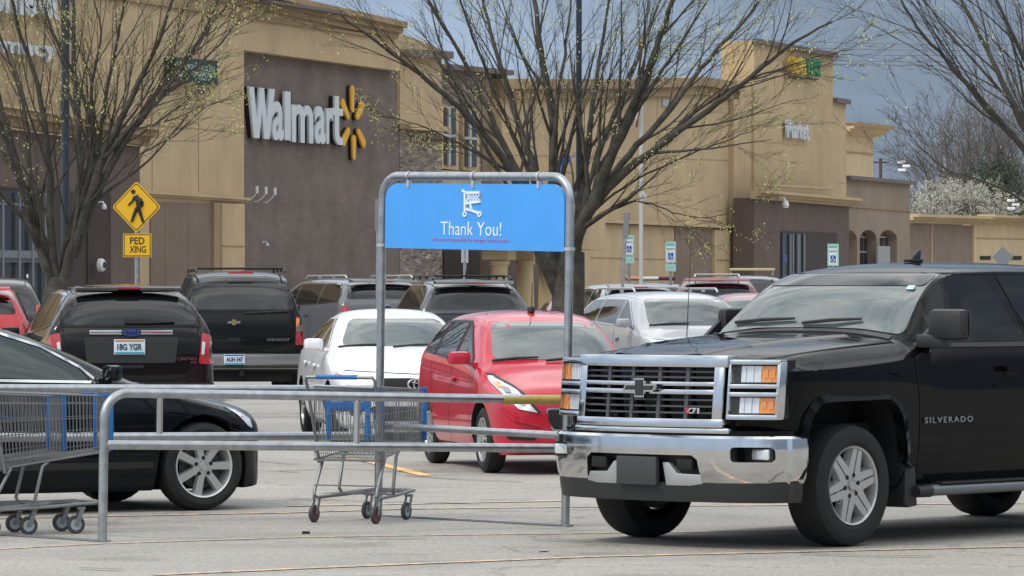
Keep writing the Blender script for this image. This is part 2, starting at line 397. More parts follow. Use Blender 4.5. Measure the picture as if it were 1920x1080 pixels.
def plate(root, x, y, z, txt, face, trim, w=.30, h=.15, ink=(.03, .05, .12), base=None):
    mb = MB(); s = 1 if face == 'F' else -1
    mb.box(min(x, x+s*.012), max(x, x+s*.012), y-w/2, y+w/2, z-h/2, z+h/2)
    p = mb.build('licence_plate', base or mat('plate_'+trim, (.62, .70, .76), .35), root, bevel=.004)
    t = text_mesh(txt, w*.80, h*.44, .003, .03, 'plate_number', mat('plate_ink', ink, .5)); o = link(bpy.data.objects.new('plate_number', t), p)
    rz = R(90) if face == 'F' else R(-90); o.rotation_euler = (0, 0, rz); dx = Vector((math.cos(rz), math.sin(rz), 0))
    o.location = Vector((x+s*.014, y, z-h*.22))-dx*w*.40
    st = MB().box(min(x+s*.013, x+s*.0145), max(x+s*.013, x+s*.0145), y-w*.47, y+w*.47, z+h*.34, z+h*.46)
    s2 = MB().box(min(x+s*.013, x+s*.0145), max(x+s*.013, x+s*.0145), y-w*.47, y+w*.47, z-h*.47, z-h*.34); s2.build('plate_band', mat('band_low_'+trim, (.01, .33, .42), .4), p)
    st.build('plate_band', mat('band_'+trim, (.50, .26, .06) if trim == 'a' else (.03, .12, .40), .4), p)
    return p
def bowtie(c, right, up, out_, w, h, frame, fill, root, name='emblem'):
    """the cross emblem: chrome rim and dark face"""
    c, right, up, out_ = map(Vector, (c, right, up, out_)); sh = h*.30
    def pl(k):
        W, Hh, a, b = w/2-k, h/2-k, w*.15, h*.20
        a -= k; b2 = b-k
        P2 = [(-a, -Hh), (a, -Hh), (a, -b2), (W-sh*.5, -b2), (W+sh*.3-k, b2), (a, b2), (a, Hh), (-a, Hh), (-a, b2), (-W+sh*.5, b2), (-W-sh*.3+k, -b2), (-a, -b2)]
        return [c+right*x+up*y for x, y in P2]
    mb = MB(); mb.prism(pl(0), (0, 0, 0), out_*.02); mb.cm = 1; mb.prism(pl(h*.085), out_*.021, out_*.026)
    return mb.build(name, [frame, fill], root, smooth=False)
# ================================================================ black pickup truck
M_gdk = mat('limo_glass', (.004, .006, .007), .04, 0, ior=1.28)
P_blk = mat('black_paint', (.004, .0045, .0055), .45, 0, .8, spec=.0, cior=1.30)
M_clear = bpy.data.materials.new('clear_cover'); M_clear.use_nodes = True
_t = M_clear.node_tree; _b = _t.nodes['Principled BSDF']; _b.inputs['Alpha'].default_value = .035; _b.inputs['Base Color'].default_value = (.6, .65, .7, 1); _b.inputs['Roughness'].default_value = .05; _b.inputs['Specular IOR Level'].default_value = .8
def make_truck():
    th = R(222); rz = R(90)-th
    root = empty('pickup_truck', (1.527, 30.436, 0), rz, ry=0)
    tag(root, 'large black pickup truck with chrome grille and bumper, nose to the cart return', 'pickup truck')
    rows = [(.925, .76, .16, .95, .18, 1.15, .18, 1.215, .17, 1.245), (.875, .76, .42, .95, .47, 1.17, .47, 1.235, .45, 1.262),
            (.775, .72, .66, .95, .74, 1.17, .74, 1.235, .68, 1.285), (.675, .62, .86, .95, .94, 1.16, .945, 1.225, .82, 1.30),
            (.56, .50, .90, .92, .985, 1.165, .985, 1.255, .83, 1.325), (.05, .45, .92, .92, 1.0, 1.18, 1.0, 1.300, .82, 1.365),
            (-.42, .40, .92, .90, 1.0, 1.215, .995, 1.328, .81, 1.395), (-.66, .34, .90, .85, .99, 1.245, .98, 1.34, .81, 1.405),
            (-.73, .34, .90, .85, .99, 1.265, .98, 1.36, .80, 1.415), (-1.0, .34, .90, .85, .99, 1.29, .975, 1.60, .745, 1.665),
            (-1.27, .34, .90, .85, .99, 1.30, .975, 1.785, .69, 1.825), (-1.62, .34, .90, .85, .99, 1.30, .975, 1.825, .67, 1.885),
            (-2.6, .34, .90, .85, .99, 1.305, .975, 1.825, .67, 1.890), (-3.18, .34, .90, .85, .99, 1.31, .975, 1.79, .67, 1.86),
            (-3.34, .34, .90, .85, .99, 1.31, .975, 1.74, .67, 1.80), (-3.38, .36, .88, .85, .97, 1.30, .955, 1.70, .65, 1.76)]
    me, bvh = loft(rows, .55)
    ap = [(.57, -.2), (.57, .50), (.50, .84), (.38, .955), (-.38, .965), (-.49, .86), (-.57, .50), (-.59, -.2)]
    raw = ap; ap = [ap[0]]+rnd_poly(ap[1:7], .16, 4)[2:-2]+[ap[7]]
    c = arch_cutter((0,), 0, 0, .99, [P_blk, M_matt], poly=ap, depth=.42)
    link(bpy.data.objects.new('cab_body', cut_mesh(me, c, [P_blk, M_matt], 38)), root)
    # arch flares standing proud of the fender
    def flare(cx, sides):
        mb = MB(); pin = [(cx+a, b) for a, b in ap[1:-1]]; po = [(cx+a*1.09, (b-.4)*1.085+.4) for a, b in ap[1:-1]]
        pin = [(cx+.585, .46)]+pin+[(cx-.59, .50)]; po = [(cx+.61, .46)]+po+[(cx-.625, .50)]
        for s in sides:
            for i in range(len(pin)-1):
                a, b, c_, d = pin[i], pin[i+1], po[i+1], po[i]; y0, y1 = s*.92, s*1.006
                V = [(a[0], y0, a[1]), (b[0], y0, b[1]), (c_[0], y0, c_[1]), (d[0], y0, d[1]), (a[0], y1, a[1]), (b[0], y1, b[1]), (c_[0], s*.990, c_[1]), (d[0], s*.990, d[1])]
                mb.add(V, [(0, 1, 2, 3), (4, 7, 6, 5), (0, 4, 5, 1), (1, 5, 6, 2), (2, 6, 7, 3), (3, 7, 4, 0)])
        return mb
    for sd_ in (1, -1):
        m = flare(0, (sd_,)).mesh('fender_flare', P_blk, smooth=False); bm = bmesh.new(); bm.from_mesh(m); bmesh.ops.remove_doubles(bm, verts=bm.verts, dist=.001)
        bm.to_mesh(m); bm.free(); m.shade_smooth(); m.set_sharp_from_angle(angle=R(40)); link(bpy.data.objects.new('fender_flare', m), root)
    for sd_ in ('L', 'R'):
        decal(bvh, 'fender_crease', root, P_blk, strokes([(.70, .86), (.66, 1.05), (.57, 1.135), (.40, 1.155), (-.35, 1.15), (-.48, 1.12)], .022), sd_, off=.012, skirt=.01)
    # cargo bed
    mb = MB(); mb.box(-5.14, -3.42, -.975, .975, .52, 1.33)
    bed = mb.mesh('bed', [P_blk, M_matt], bevel=.04)
    cut = arch_cutter((-3.92,), 0, 0, .99, [P_blk, M_matt], poly=ap, depth=.42)
    inn = MB(); inn.cm = 1; inn.box(-5.07, -3.48, -.90, .90, .85, 1.5); im = inn.mesh('i', [P_blk, M_matt], smooth=False)
    bm = bmesh.new(); bm.from_mesh(cut); bm.from_mesh(im); bm.to_mesh(cut); bm.free()
    link(bpy.data.objects.new('cargo_bed', cut_mesh(bed, cut, [P_blk, M_matt])), root)
    ch = MB(); ch.box(-5.0, .5, -.45, .45, .36, .55); ch.box(-.3, .3, -.70, .70, .30, .42); ch.tube([(0, -.75, .38), (0, .75, .38)], .06); ch.tube([(-3.92, -.75, .38), (-3.92, .75, .38)], .07)
    ch.build('chassis', M_matt, root)
    # wheels
    ws = wheel_set('truck', .402, .285, .262, 6, .165, .112, 6, split=True); put_wheels(root, ws, (0, -3.92), .835, .402)
    # front plan curves
    xf = lambda y: .985-.20*y*y-.085*abs(y)**6
    def bent(y0, y1, z0, z1, a, b, mb, n=8, lean=.10):
        vs = []; 
        for i in range(n+1):
            y = y0+(y1-y0)*i/n
            for z in (z0, z1):
                for o in (a, b): vs.append((xf(y)+o-lean*(z-.8), y, z))
        fs = []
        for i in range(n):
            q = i*4; fs += [(q, q+4, q+5, q+1), (q+2, q+3, q+7, q+6), (q, q+2, q+6, q+4), (q+1, q+5, q+7, q+3)]
        fs += [(0, 1, 3, 2), (n*4, n*4+2, n*4+3, n*4+1)]; mb.add(vs, fs); return mb
    k = MB(); bent(-.62, .62, .78, 1.24, -.12, -.07, k); k.build('grille_backing', M_matt, root)
    g = MB()
    bent(-.635, .635, 1.185, 1.262, -.05, .045, g, 12); bent(-.625, .625, .795, .850, -.05, .045, g, 12)
    for s in (-1, 1):
        a, b = sorted((s*.545, s*.612)); bent(a, b, .84, 1.20, -.05, .040, g, 2)
    bent(-.56, .56, 1.062, 1.090, -.05, .040, g, 12); bent(-.56, .56, 1.008, 1.040, -.05, .040, g, 12)
    g.build('grille_surround', M_chrome, root, bevel=.006)
    g = MB(); bent(-.66, .66, .755, .792, -.05, .030, g, 12); g.build('lower_grille_trim', M_chrome, root, bevel=.01)
    g = MB()
    for y in (-.335, -.115, .115, .335): bent(y-.014, y+.014, .85, 1.20, -.03, .014, g, 1)
    for z in (.888, .930, .972, 1.118, 1.155): bent(-.545, .545, z-.006, z+.006, -.04, .010, g, 10)
    g.build('grille_bars', mat('dark_trim', (.055, .058, .062), .35), root)
    # emblem
    bowtie((xf(0)+.035, 0, 1.048), (0, 1, 0), (0, 0, 1), (1, 0, 0), .27, .125, M_chrome, mat('emblem_dark', (.03, .032, .036), .3), root)
    zt = text_mesh('Z71', .115, .036, .012, .03, 'badge_lettering', mat('badge_silver', (.6, .6, .62), .3, .5)); o = link(bpy.data.objects.new('badge_lettering', zt), root)
    o.rotation_euler = (0, 0, R(90)); o.location = (xf(.40)+.02, .345, .885)
    zr = text_mesh('Z', .036, .036, .013, .04, 'badge_red_letter', mat('badge_red', (.55, .03, .03), .3)); o = link(bpy.data.objects.new('badge_red_letter', zr), root)
    o.rotation_euler = (0, 0, R(90)); o.location = (xf(.40)+.022, .345, .885)
    # headlights
    for s in (1, -1):
        h = MB(); a, b = sorted((s*.632, s*.935)); bent(a, b, .852, 1.232, -.14, -.055, h, 6)
        hl = h.build('headlight', M_matt, root)
        f = MB()
        for z0, z1 in ((1.205, 1.236), (1.050, 1.078), (.998, 1.026), (.848, .880)): bent(a, b, z0, z1, -.05, .024, f, 8)
        for y in (s*.636, s*.930): bent(y-.008, y+.008, .86, 1.22, -.05, .020, f, 1)
        f.build('headlight_frame', M_chrome, hl, bevel=.004)
        for z0, z1 in ((1.09, 1.195), (.89, .990)):
            q = MB(); y0, y1 = s*.69, s*.815; n = 8
            for i in range(n):                                      # faceted reflector bowl
                ya, yb = sorted((y0+(y1-y0)*i/n, y0+(y1-y0)*(i+1)/n)); bent(ya, yb-.001, z0, z1, -.06, -.020+.005*math.sin(i*2.1), q, 1)
            pass
            q.build('reflector', M_lens, hl)
            q = MB(); ya, yb = sorted((s*.820, s*.920))
            for i in range(5):
                for j in range(4):
                    u0 = ya+(yb-ya)*i/5; v0 = z0+(z1-z0)*j/4
                    bent(u0, u0+(yb-ya)/5, v0, v0+(z1-z0)/4, -.06, -.008+.006*math.sin(i*3.3+j*5.1), q, 1)
            q.build('turn_signal', M_amber, hl, smooth=False)
            q = MB(); bent(min(s*.65, s*.925), max(s*.65, s*.925), z0-.008, z1+.006, .004, .007, q, 6); q.build('lens_cover', M_clear, hl)
    # bumper: swept chrome blade
    def sweep(path, prof, mb):
        n = len(path); kk = len(prof); vs = []
        for i, (x, y) in enumerate(path):
            a = Vector(path[max(i-1, 0)]); b = Vector(path[min(i+1, n-1)]); t = (b-a).normalized(); nn = Vector((t.y, -t.x))
            if nn.x < 0 and abs(y) < .9: nn = -nn
            if abs(y) >= .9 and nn.y*y < 0: nn = -nn
            for o, z in prof: vs.append((x+nn.x*o, y+nn.y*o, z))
        fs = [(i*kk+j, (i+1)*kk+j, (i+1)*kk+(j+1) % kk, i*kk+(j+1) % kk) for i in range(n-1) for j in range(kk)]
        fs += [tuple(range(kk)), tuple((n-1)*kk+j for j in range(kk))[::-1]]; mb.add(vs, fs); return mb
    xb = lambda y: 1.045-.185*y*y-.14*abs(y)**8
    path = [(.50, 1.005), (.58, 1.01), (.655, 1.002), (.70, .975)]+[(xb(y), y) for y in [.93-.0775*i for i in range(25)]]+[(.70, -.975), (.655, -1.002), (.58, -1.01), (.50, -1.005)]
    path = [(x+(.03 if abs(y) > .99 else 0), y*.988) for x, y in path]; pin = path
    bp = MB(); sweep(path, [(-.05, .735), (-.01, .742), (.008, .725), (.014, .66), (.010, .56), (-.005, .47), (-.03, .425), (-.06, .425)], bp)
    bmesh_ = bp.mesh('front_bumper', [M_chrome, M_black], sharp=30)
    cb = MB(); cb.cm = 1
    cb.prism([(0, -.50, .38), (0, .50, .38), (0, .47, .585), (0, .43, .615), (0, -.43, .615), (0, -.47, .585)], (.80, 0, 0), (1.3, 0, 0))
    for s in (1, -1):
        cb.prism([(0, a, b) for a, b in rnd_poly([(s*.70, .575), (s*.94, .575), (s*.94, .672), (s*.70, .672)], .03)], (.60, 0, 0), (1.2, 0, 0))
    link(bpy.data.objects.new('front_bumper', cut_mesh(bmesh_, cb.mesh('c', [M_chrome, M_black], smooth=False), [M_chrome, M_black], 30)), root)
    tp = MB(); sweep([(x-.02, y*.985) for x, y in path], [(-.10, .735), (-.03, .775), (-.03, .70), (-.10, .70)], tp); tp.build('bumper_step', P_blk, root)
    v = MB(); sweep([(x-.035, y*.985) for x, y in path[1:-1]], [(-.02, .31), (.0, .31), (.012, .37), (.018, .435), (-.02, .435)], v)
    v.build('lower_valance', M_black, root)
    iz = MB(); iz.prism([(xb(y)-.08, y, 0) for y in (-.52, -.26, 0, .26, .52)]+[(.7, .52, 0), (.7, -.52, 0)], (0, 0, .40), (0, 0, .63)); iz.build('bumper_inset', M_black, root)
    for s in (1, -1):
        w_ = MB(); pl = [(s*.185, .565), (s*.235, .565), (s*.30, .495), (s*.475, .490), (s*.495, .43), (s*.40, .415), (s*.215, .415)]
        w_.prism([(xb(y)-.07, y, z) for y, z in pl], (0, 0, 0), (.055, 0, 0)); w_.build('skid_wing', mat('silver_trim', (.42, .42, .42), .35, .6), root, bevel=.006)
        hk = MB(); hk.box(xb(.36)-.05, xb(.36)+.0, *sorted((s*.30, s*.43)), .52, .59); hk.build('tow_hook', M_matt, root, bevel=.01)
        fg = MB(); yy = sorted((s*.71, s*.93)); fg.box(xb(.82)-.12, xb(.82)-.07, yy[0], yy[1], .575, .672); f0 = fg.build('fog_light', M_black, root)
        fl = MB(); yy = sorted((s*.78, s*.92)); fl.box(xb(.85)-.08, xb(.85)-.035, yy[0], yy[1], .588, .660); fl.build('fog_lens', M_lens, f0, bevel=.015)
    pb = MB(); pb.box(xb(0)-.02, xb(0)+.022, -.175, .165, .415, .60)
    M_brk = mat('bracket_plastic', (.040, .042, .045), .5); pbm = pb.mesh('plate_bracket', [M_brk, M_matt], bevel=.008)
    cb = MB(); cb.cm = 1
    for y0, y1, z0, z1 in ((-.10, -.07, .545, .585), (-.01, .045, .545, .585), (-.07, -.01, .568, .585), (-.13, -.075, .465, .49), (.04, .10, .465, .49)): cb.box(1.0, 1.2, y0, y1, z0, z1)
    link(bpy.data.objects.new('plate_bracket', cut_mesh(pbm, cb.mesh('c', [M_brk, M_matt], smooth=False), [M_brk, M_matt])), root)
    # glass
    decal(bvh, 'windscreen', root, M_glassL, rnd_poly([(-.80, 1.385), (-.45, 1.425), (0, 1.432), (.45, 1.425), (.80, 1.385), (.655, 1.795), (-.655, 1.795)], .05), 'F', cell=.06)
    decal(bvh, 'sun_strip', root, mat('tint_band', (.012, .016, .02), .04, ior=1.6), rnd_poly([(-.672, 1.715), (.672, 1.715), (.648, 1.789), (-.648, 1.789)], .03), 'F', off=.007, skirt=0)
    st = surf(bvh, 'F', .60, 1.695); s_ = MB().box(-.004, .004, -.03, .03, -.02, .02); o = s_.build('windscreen_sticker', mat('sticker', (.45, .70, .68), .5), root)
    o.location = st+Vector((.012, 0, .008)); o.rotation_euler = (0, R(-52), 0)
    for s in ('L', 'R'):
        decal(bvh, 'side_window', root, M_gdk, rnd_poly([(-.93, 1.335), (-.98, 1.52), (-1.30, 1.745), (-1.40, 1.785), (-1.80, 1.785), (-1.925, 1.335)], .02), s)
        decal(bvh, 'side_window', root, M_gdk, rnd_poly([(-2.03, 1.335), (-1.95, 1.785), (-2.75, 1.785), (-2.95, 1.70), (-3.0, 1.335)], .02), s)
        decal(bvh, 'window_trim', root, M_black, strokes([(-.82, 1.315), (-3.02, 1.315)], .030), s, off=.008)
        seams = strokes([(-.655, 1.235), (-.70, .95), (-.70, .42)], .010)+strokes([(-1.98, 1.80), (-1.98, 1.3), (-2.0, .40)], .010)+strokes([(-.655, 1.235), (-.90, 1.31), (-1.35, 1.80), (-3.0, 1.805)], .010)+strokes([(-3.06, 1.78), (-3.05, .95), (-3.0, .7)], .010)
        decal(bvh, 'door_gap', root, M_seam, seams, s, off=.003, skirt=0)
        decal(bvh, 'character_line', root, P_blk, strokes([(-1.55, 1.035), (-3.3, 1.055)], .018), s, off=.006, skirt=.01)
        for hx_ in (-1.74, -2.80):
            hd = decal(bvh, 'door_handle', root, P_blk, rnd_poly([(hx_-.13, 1.13), (hx_+.12, 1.13), (hx_+.12, 1.17), (hx_-.13, 1.17)], .018), s, off=.045, skirt=.04)
            decal(bvh, 'handle_cup', hd, M_matt, rnd_poly([(hx_-.10, 1.105), (hx_+.08, 1.105), (hx_+.08, 1.135), (hx_-.10, 1.135)], .018), s, off=.004, skirt=0)
    decal(bvh, 'cowl_panel', root, M_black, [(-.715, -.74), (-.715, .74), (-.655, .76), (-.655, -.76)], 'T', off=.006)
    for s in (1, -1):
        hs = strokes([(.86, s*.60), (.75, s*.72), (.55, s*.815), (-.62, s*.805)], .012)
        decal(bvh, 'bonnet_gap', root, M_seam, hs, 'T', off=.003, skirt=0)
    for s in (1, -1):                                          # raised hood creases
        mb = MB(); pr = [(.84, .36, 1.272), (.45, .44, 1.345), (0, .47, 1.368), (-.5, .50, 1.405)]
        for (x0, y0, z0), (x1, y1, z1) in zip(pr, pr[1:]):
            a = surf(bvh, 'T', x0, s*y0); b = surf(bvh, 'T', x1, s*y1); a2 = surf(bvh, 'T', x0, s*(y0-.14)); b2 = surf(bvh, 'T', x1, s*(y1-.14)); a3 = surf(bvh, 'T', x0, s*(y0+.05)); b3 = surf(bvh, 'T', x1, s*(y1+.05))
            up = Vector((0, 0, .016)); mb.add([a3, b3, b+up, a+up, b2, a2], [(0, 1, 2, 3), (3, 2, 4, 5)])
        mb.build('bonnet_ridge', P_blk, root)
    wiper(root, bvh, -.05, .42, 1.452); wiper(root, bvh, -.68, -.15, 1.452)
    # mirrors
    for s in (1, -1):
        mb = MB(); mb.prism([(x, s*y, 0) for x, y in ((.02, .07), (.10, .09), (.13, .20), (.10, .36), (.02, .38), (-.02, .36))], (0, 0, .02), (0, 0, .225))
        mb2 = MB(); mb2.prism([(x, s*y, 0) for x, y in ((.06, -.04), (.12, .02), (.10, .22), (.0, .22), (-.08, -.04))], (0, 0, -.035), (0, 0, .055))
        o = mb.build('side_mirror', M_black, root, bevel=.045); o.location = (-.80, s*.955, 1.335) if s > 0 else (-.86, -.84, 1.335)
        if s < 0: o.rotation_euler = (0, 0, R(-78))
        o2 = mb2.build('mirror_arm', M_black, o, bevel=.02)
        t = MB(); t.prism([(-.70, 0, 1.32), (-.92, 0, 1.33), (-.97, 0, 1.50)], (0, s*.955, 0), (0, s*.925, 0)); t.build('mirror_triangle', M_black, root)
    f = MB(); f.prism([(-.05, 0, 0), (.08, 0, 0), (.03, 0, .03), (-.03, 0, .075), (-.06, 0, .08)], (0, -.016, 0), (0, .016, 0)); f.box(-.07, .10, -.025, .025, -.01, .015)
    o = f.build('roof_antenna', M_black, root, bevel=.01); o.location = (-1.95, 0, 1.89)
    o = MB().tube([(0, 0, 0), (-.02, 0, .28), (-.06, 0, .83)], [.004, .003, .002], 5).build('whip_aerial', M_black, root); o.location = (-.50, -.88, 1.31)
    # steps, flaps
    for s in (1, -1):
        st = MB(); st.tube([(-.78, s*.985, .345), (-3.25, s*.985, .345)], .040, 12); b = st.build('side_step', mat('satin_step', (.20, .21, .22), .3, .7), root)
        e = MB(); e.tube([(-.655, s*.985, .338), (-.80, s*.985, .342)], [.038, .044], 12); e.box(-3.0, -.9, min(s*.93, s*1.02), max(s*.93, s*1.02), .385, .398); e.build('step_end_cap', M_black, b)
        fl = MB(); fl.prism([(-.575, 0, .75), (-.56, 0, .26), (-.60, 0, .235), (-.70, 0, .245), (-.655, 0, .75)], (0, s*.74, 0), (0, s*.962, 0)); fl.build('mud_flap', M_black, root, bevel=.008)
    emblem_text(root, None, 'SILVERADO', -1.0, .9985, .815, .54, .040, 'L', mat('badge_grey', (.28, .28, .29), .35, .5), 'badge_lettering', bold=.01, space=1.35)
    wl = MB(); wl.box(-3.0, .3, -.7, .7, .45, .8); wl.build('floor_pan', M_matt, root)
    return root
truck = make_truck()
# ================================================================ ground
def ground_mat():
    m = bpy.data.materials.new('worn_asphalt'); m.use_nodes = True; t = m.node_tree; L = t.links.new; b = t.nodes['Principled BSDF']
    co = t.nodes.new('ShaderNodeTexCoord')
    def noise(sc, det=6, rough=.6, vec=None):
        n = t.nodes.new('ShaderNodeTexNoise'); n.inputs['Scale'].default_value = sc; n.inputs['Detail'].default_value = det; n.inputs['Roughness'].default_value = rough
        L(vec or co.outputs['Object'], n.inputs['Vector']); return n
    def rng(s, a, b_, c, d):
        r = t.nodes.new('ShaderNodeMapRange'); r.inputs[1].default_value = a; r.inputs[2].default_value = b_; r.inputs[3].default_value = c; r.inputs[4].default_value = d
        L(s, r.inputs[0]); return r.outputs[0]
    def mul(a, b_):
        n = t.nodes.new('ShaderNodeMath'); n.operation = 'MULTIPLY'; L(a, n.inputs[0]); L(b_, n.inputs[1]); return n.outputs[0]
    fine = rng(noise(30, 3, .85).outputs['Fac'], .30, .70, .52, 1.42)
    grit = rng(noise(11, 4, .7).outputs['Fac'], .3, .7, .90, 1.09)
    big = rng(noise(.35, 5).outputs['Fac'], .3, .7, .86, 1.12)
    mp = t.nodes.new('ShaderNodeMapping'); mp.inputs['Scale'].default_value = (.35, 1.6, 1); mp.inputs['Rotation'].default_value = (0, 0, .15); L(co.outputs['Object'], mp.inputs[0])
    band = rng(noise(1.1, 4, .6, mp.outputs[0]).outputs['Fac'], .35, .68, .92, 1.06)
    wn = noise(.9, 5); va = t.nodes.new('ShaderNodeVectorMath'); va.operation = 'SCALE'; L(wn.outputs['Color'], va.inputs[0]); va.inputs['Scale'].default_value = 1.6
    vb = t.nodes.new('ShaderNodeVectorMath'); L(co.outputs['Object'], vb.inputs[0]); L(va.outputs[0], vb.inputs[1])
    vo = t.nodes.new('ShaderNodeTexVoronoi'); vo.feature = 'DISTANCE_TO_EDGE'; vo.inputs['Scale'].default_value = .22; L(vb.outputs[0], vo.inputs['Vector'])
    crack = rng(vo.outputs['Distance'], .002, .010, .72, 1)
    sp_ = t.nodes.new('ShaderNodeTexVoronoi'); sp_.inputs['Scale'].default_value = 7; L(co.outputs['Object'], sp_.inputs['Vector']); spot = rng(sp_.outputs['Distance'], .05, .10, .55, 1)
    # oil-stained bays: soft blotches with their own shape
    oil = rng(noise(.75, 3).outputs['Fac'], .58, .70, 1, .72)
    f = mul(mul(mul(fine, grit), mul(big, band)), mul(mul(crack, spot), oil))
    v = t.nodes.new('ShaderNodeVectorMath'); v.operation = 'SCALE'; v.inputs[0].default_value = (.325, .306, .276); L(f, v.inputs['Scale']); L(v.outputs[0], b.inputs['Base Color'])
    b.inputs['Roughness'].default_value = .85; u = t.nodes.new('ShaderNodeBump'); u.inputs['Strength'].default_value = .35; u.inputs['Distance'].default_value = .01
    L(noise(30, 3, .8).outputs['Fac'], u.inputs['Height']); L(u.outputs[0], b.inputs['Normal']); return m
g = MB(); g.add([(-1500, -60, 0), (1500, -60, 0), (1500, 3000, 0), (-1500, 3000, 0)], [(0, 1, 2, 3)])
tag(g.build('car_park', ground_mat(), smooth=False), kind='structure')
def paint_mat(name, col, thr):
    m = mat(name, col, .8); t = m.node_tree; L = t.links.new; b = t.nodes['Principled BSDF']
    co = t.nodes.new('ShaderNodeTexCoord'); n = t.nodes.new('ShaderNodeTexNoise'); n.inputs['Scale'].default_value = 9; n.inputs['Detail'].default_value = 5; n.inputs['Roughness'].default_value = .8
    L(co.outputs['Object'], n.inputs[0]); r = t.nodes.new('ShaderNodeMapRange'); r.inputs[1].default_value = thr-.06; r.inputs[2].default_value = thr+.06
    L(n.outputs['Fac'], r.inputs[0]); x = t.nodes.new('ShaderNodeMix'); x.data_type = 'RGBA'; L(r.outputs[0], x.inputs[0])
    x.inputs[6].default_value = (.30, .285, .26, 1); x.inputs[7].default_value = (*col, 1); L(x.outputs[2], b.inputs['Base Color']); return m
M_line = paint_mat('worn_orange_paint', (.74, .50, .30), .505)
M_line2 = paint_mat('orange_paint', (.80, .48, .18), .38)
def line(pts, w, m, z=.004):
    mb = MB(); P = [gnd(*p) for p in pts]
    for a, b in zip(P, P[1:]):
        d = (b-a).normalized(); n = Vector((-d.y, d.x, 0))*w/2; k = Vector((0, 0, z))
        mb.add([a-n+k, b-n+k, b+n+k, a+n+k], [(0, 1, 2, 3)])
    tag(mb.build('painted_line', m, smooth=False), kind='structure')
line([(-60, 1033), (190, 1020), (560, 1008), (900, 1003), (1300, 998), (1980, 985)], .08, M_line)
line([(290, 1079), (560, 1067), (1100, 1045), (1980, 1024)], .10, M_line, .005)
line([(-60, 974), (540, 962), (760, 955), (1200, 950), (1980, 944)], .10, M_line, .006)
line([(640, 858), (700, 868), (800, 893)], .13, M_line2, .007)
line([(540, 950), (1060, 940)], .10, M_line, .008)
line([(-60, 790), (500, 776), (900, 772)], .10, M_line, .004)
M_crk = mat('tar_seam', (.07, .07, .07), .9)
for i, pts in enumerate([[(760, 893), (860, 900), (980, 905)], [(520, 884), (640, 880), (800, 886)], [(640, 1010), (700, 1012), (800, 1011)], [(1000, 1014), (1100, 1017), (1200, 1019)],
                         [(540, 936), (620, 939), (760, 943), (900, 946)], [(470, 882), (560, 886)], [(1500, 1040), (1600, 1044), (1750, 1046)], [(150, 1068), (230, 1071)], [(480, 866), (560, 872)], [(900, 940), (1000, 938)]]):
    line(pts, .035, M_crk, .009+i*.0005)
mb = MB(); p = gnd(573, 1001); mb.prism([p+Vector(q) for q in ((-.025, -.02, 0), (.03, -.015, 0), (.028, .02, 0), (-.02, .02, 0))], (0, 0, .0), (0, 0, .018))
tag(mb.build('litter_scrap', M_black, smooth=False), 'small dark scrap of litter on the asphalt in front of the trolley wheels', 'litter')
mb = MB(); p = gnd(1020, 1035); mb.prism([p+Vector(q) for q in ((-.03, -.02, 0), (.03, -.015, 0), (.02, .02, 0))], (0, 0, 0), (0, 0, .006))
tag(mb.build('flat_scrap', M_black, smooth=False), 'thin flat dark scrap lying on the asphalt left of the truck', 'litter')
# ================================================================ cart return
A_, B_ = gnd(709, 968), gnd(1060, 987); A_.z = B_.z = 0; C_ = gnd(192, 1016); D_ = A_+(C_-B_)
ux = (B_-A_).normalized(); az = math.atan2(ux.y, ux.x); WID = (B_-A_).length; LEN = (C_-B_).length
root = empty('cart_return', A_, az); tag(root, 'galvanised tube cart return with blue thank you sign across its near end', 'cart return')
root.rotation_euler = (0, R(1.2), az)
Wi = root.matrix_basis.inverted(); toL = lambda p: Wi @ Vector(p)
bl, cl_, dl = toL(B_), toL(C_), toL(D_)
# local: x from A to B, -y towards the camera
TOP = 2.535; rr_ = .031; ra = .17
pts = [(0, 0, 0), (0, 0, TOP-ra)]+[(ra-ra*math.cos(a), 0, TOP-ra+ra*math.sin(a)) for a in [i*math.pi/16 for i in range(1, 9)]]
pts += [(WID-x, y, z) for x, y, z in pts[::-1]]
MB().tube(pts, rr_, 16).build('sign_frame', M_steel, root)
sg = MB(); mg = .045; q = []
def arc(cx, cz, r, a0, a1, n=6): return [(cx+r*math.cos(a0+(a1-a0)*i/n), cz+r*math.sin(a0+(a1-a0)*i/n)) for i in range(n+1)]
zb_, zt_ = TOP-.535, TOP-.055
pl = [(mg, zb_), (WID-mg, zb_)]+arc(WID-mg-.12, zt_-.14, .12, 0, math.pi/2)+arc(mg+.12, zt_-.14, .12, math.pi/2, math.pi)
pl = [(mg, zb_), (WID-mg, zb_)]+arc(WID-mg-.13, zt_-.13, .13, 0, math.pi/2)+arc(mg+.13, zt_-.13, .13, math.pi/2, math.pi)
sg.prism([(x, 0, z) for x, z in pl], (0, -.012, 0), (0, .012, 0))
M_sign = mat('sign_blue', (.065, .34, .84), .42, var=.05, vscale=3.5)
sb = sg.build('sign_panel', M_sign, root, smooth=False)
M_sw = mat('sign_white', (.80, .84, .88), .5)
def pxl(px, py):
    """photo pixel -> (x, z) on the plane of the sign"""
    r = Vector(((px-960)/FPX, 1, -(py-540)/FPX)); n = root.matrix_basis.to_3x3() @ Vector((0, 1, 0)); o = Vector((0, 0, CAMZ))
    t = n.dot(root.location-o)/n.dot(r); l = toL(o+r*t); return l.x, l.z
root.matrix_basis  # computed from loc/rot
x0, z0 = pxl(829, 440.5); x1, z1 = pxl(943, 417); me = text_mesh('Thank You!', x1-x0, z1-z0, .004, -.008, 'lettering', M_sw)
o = link(bpy.data.objects.new('lettering', me), sb); o.location = (x0, -.0125, z0)
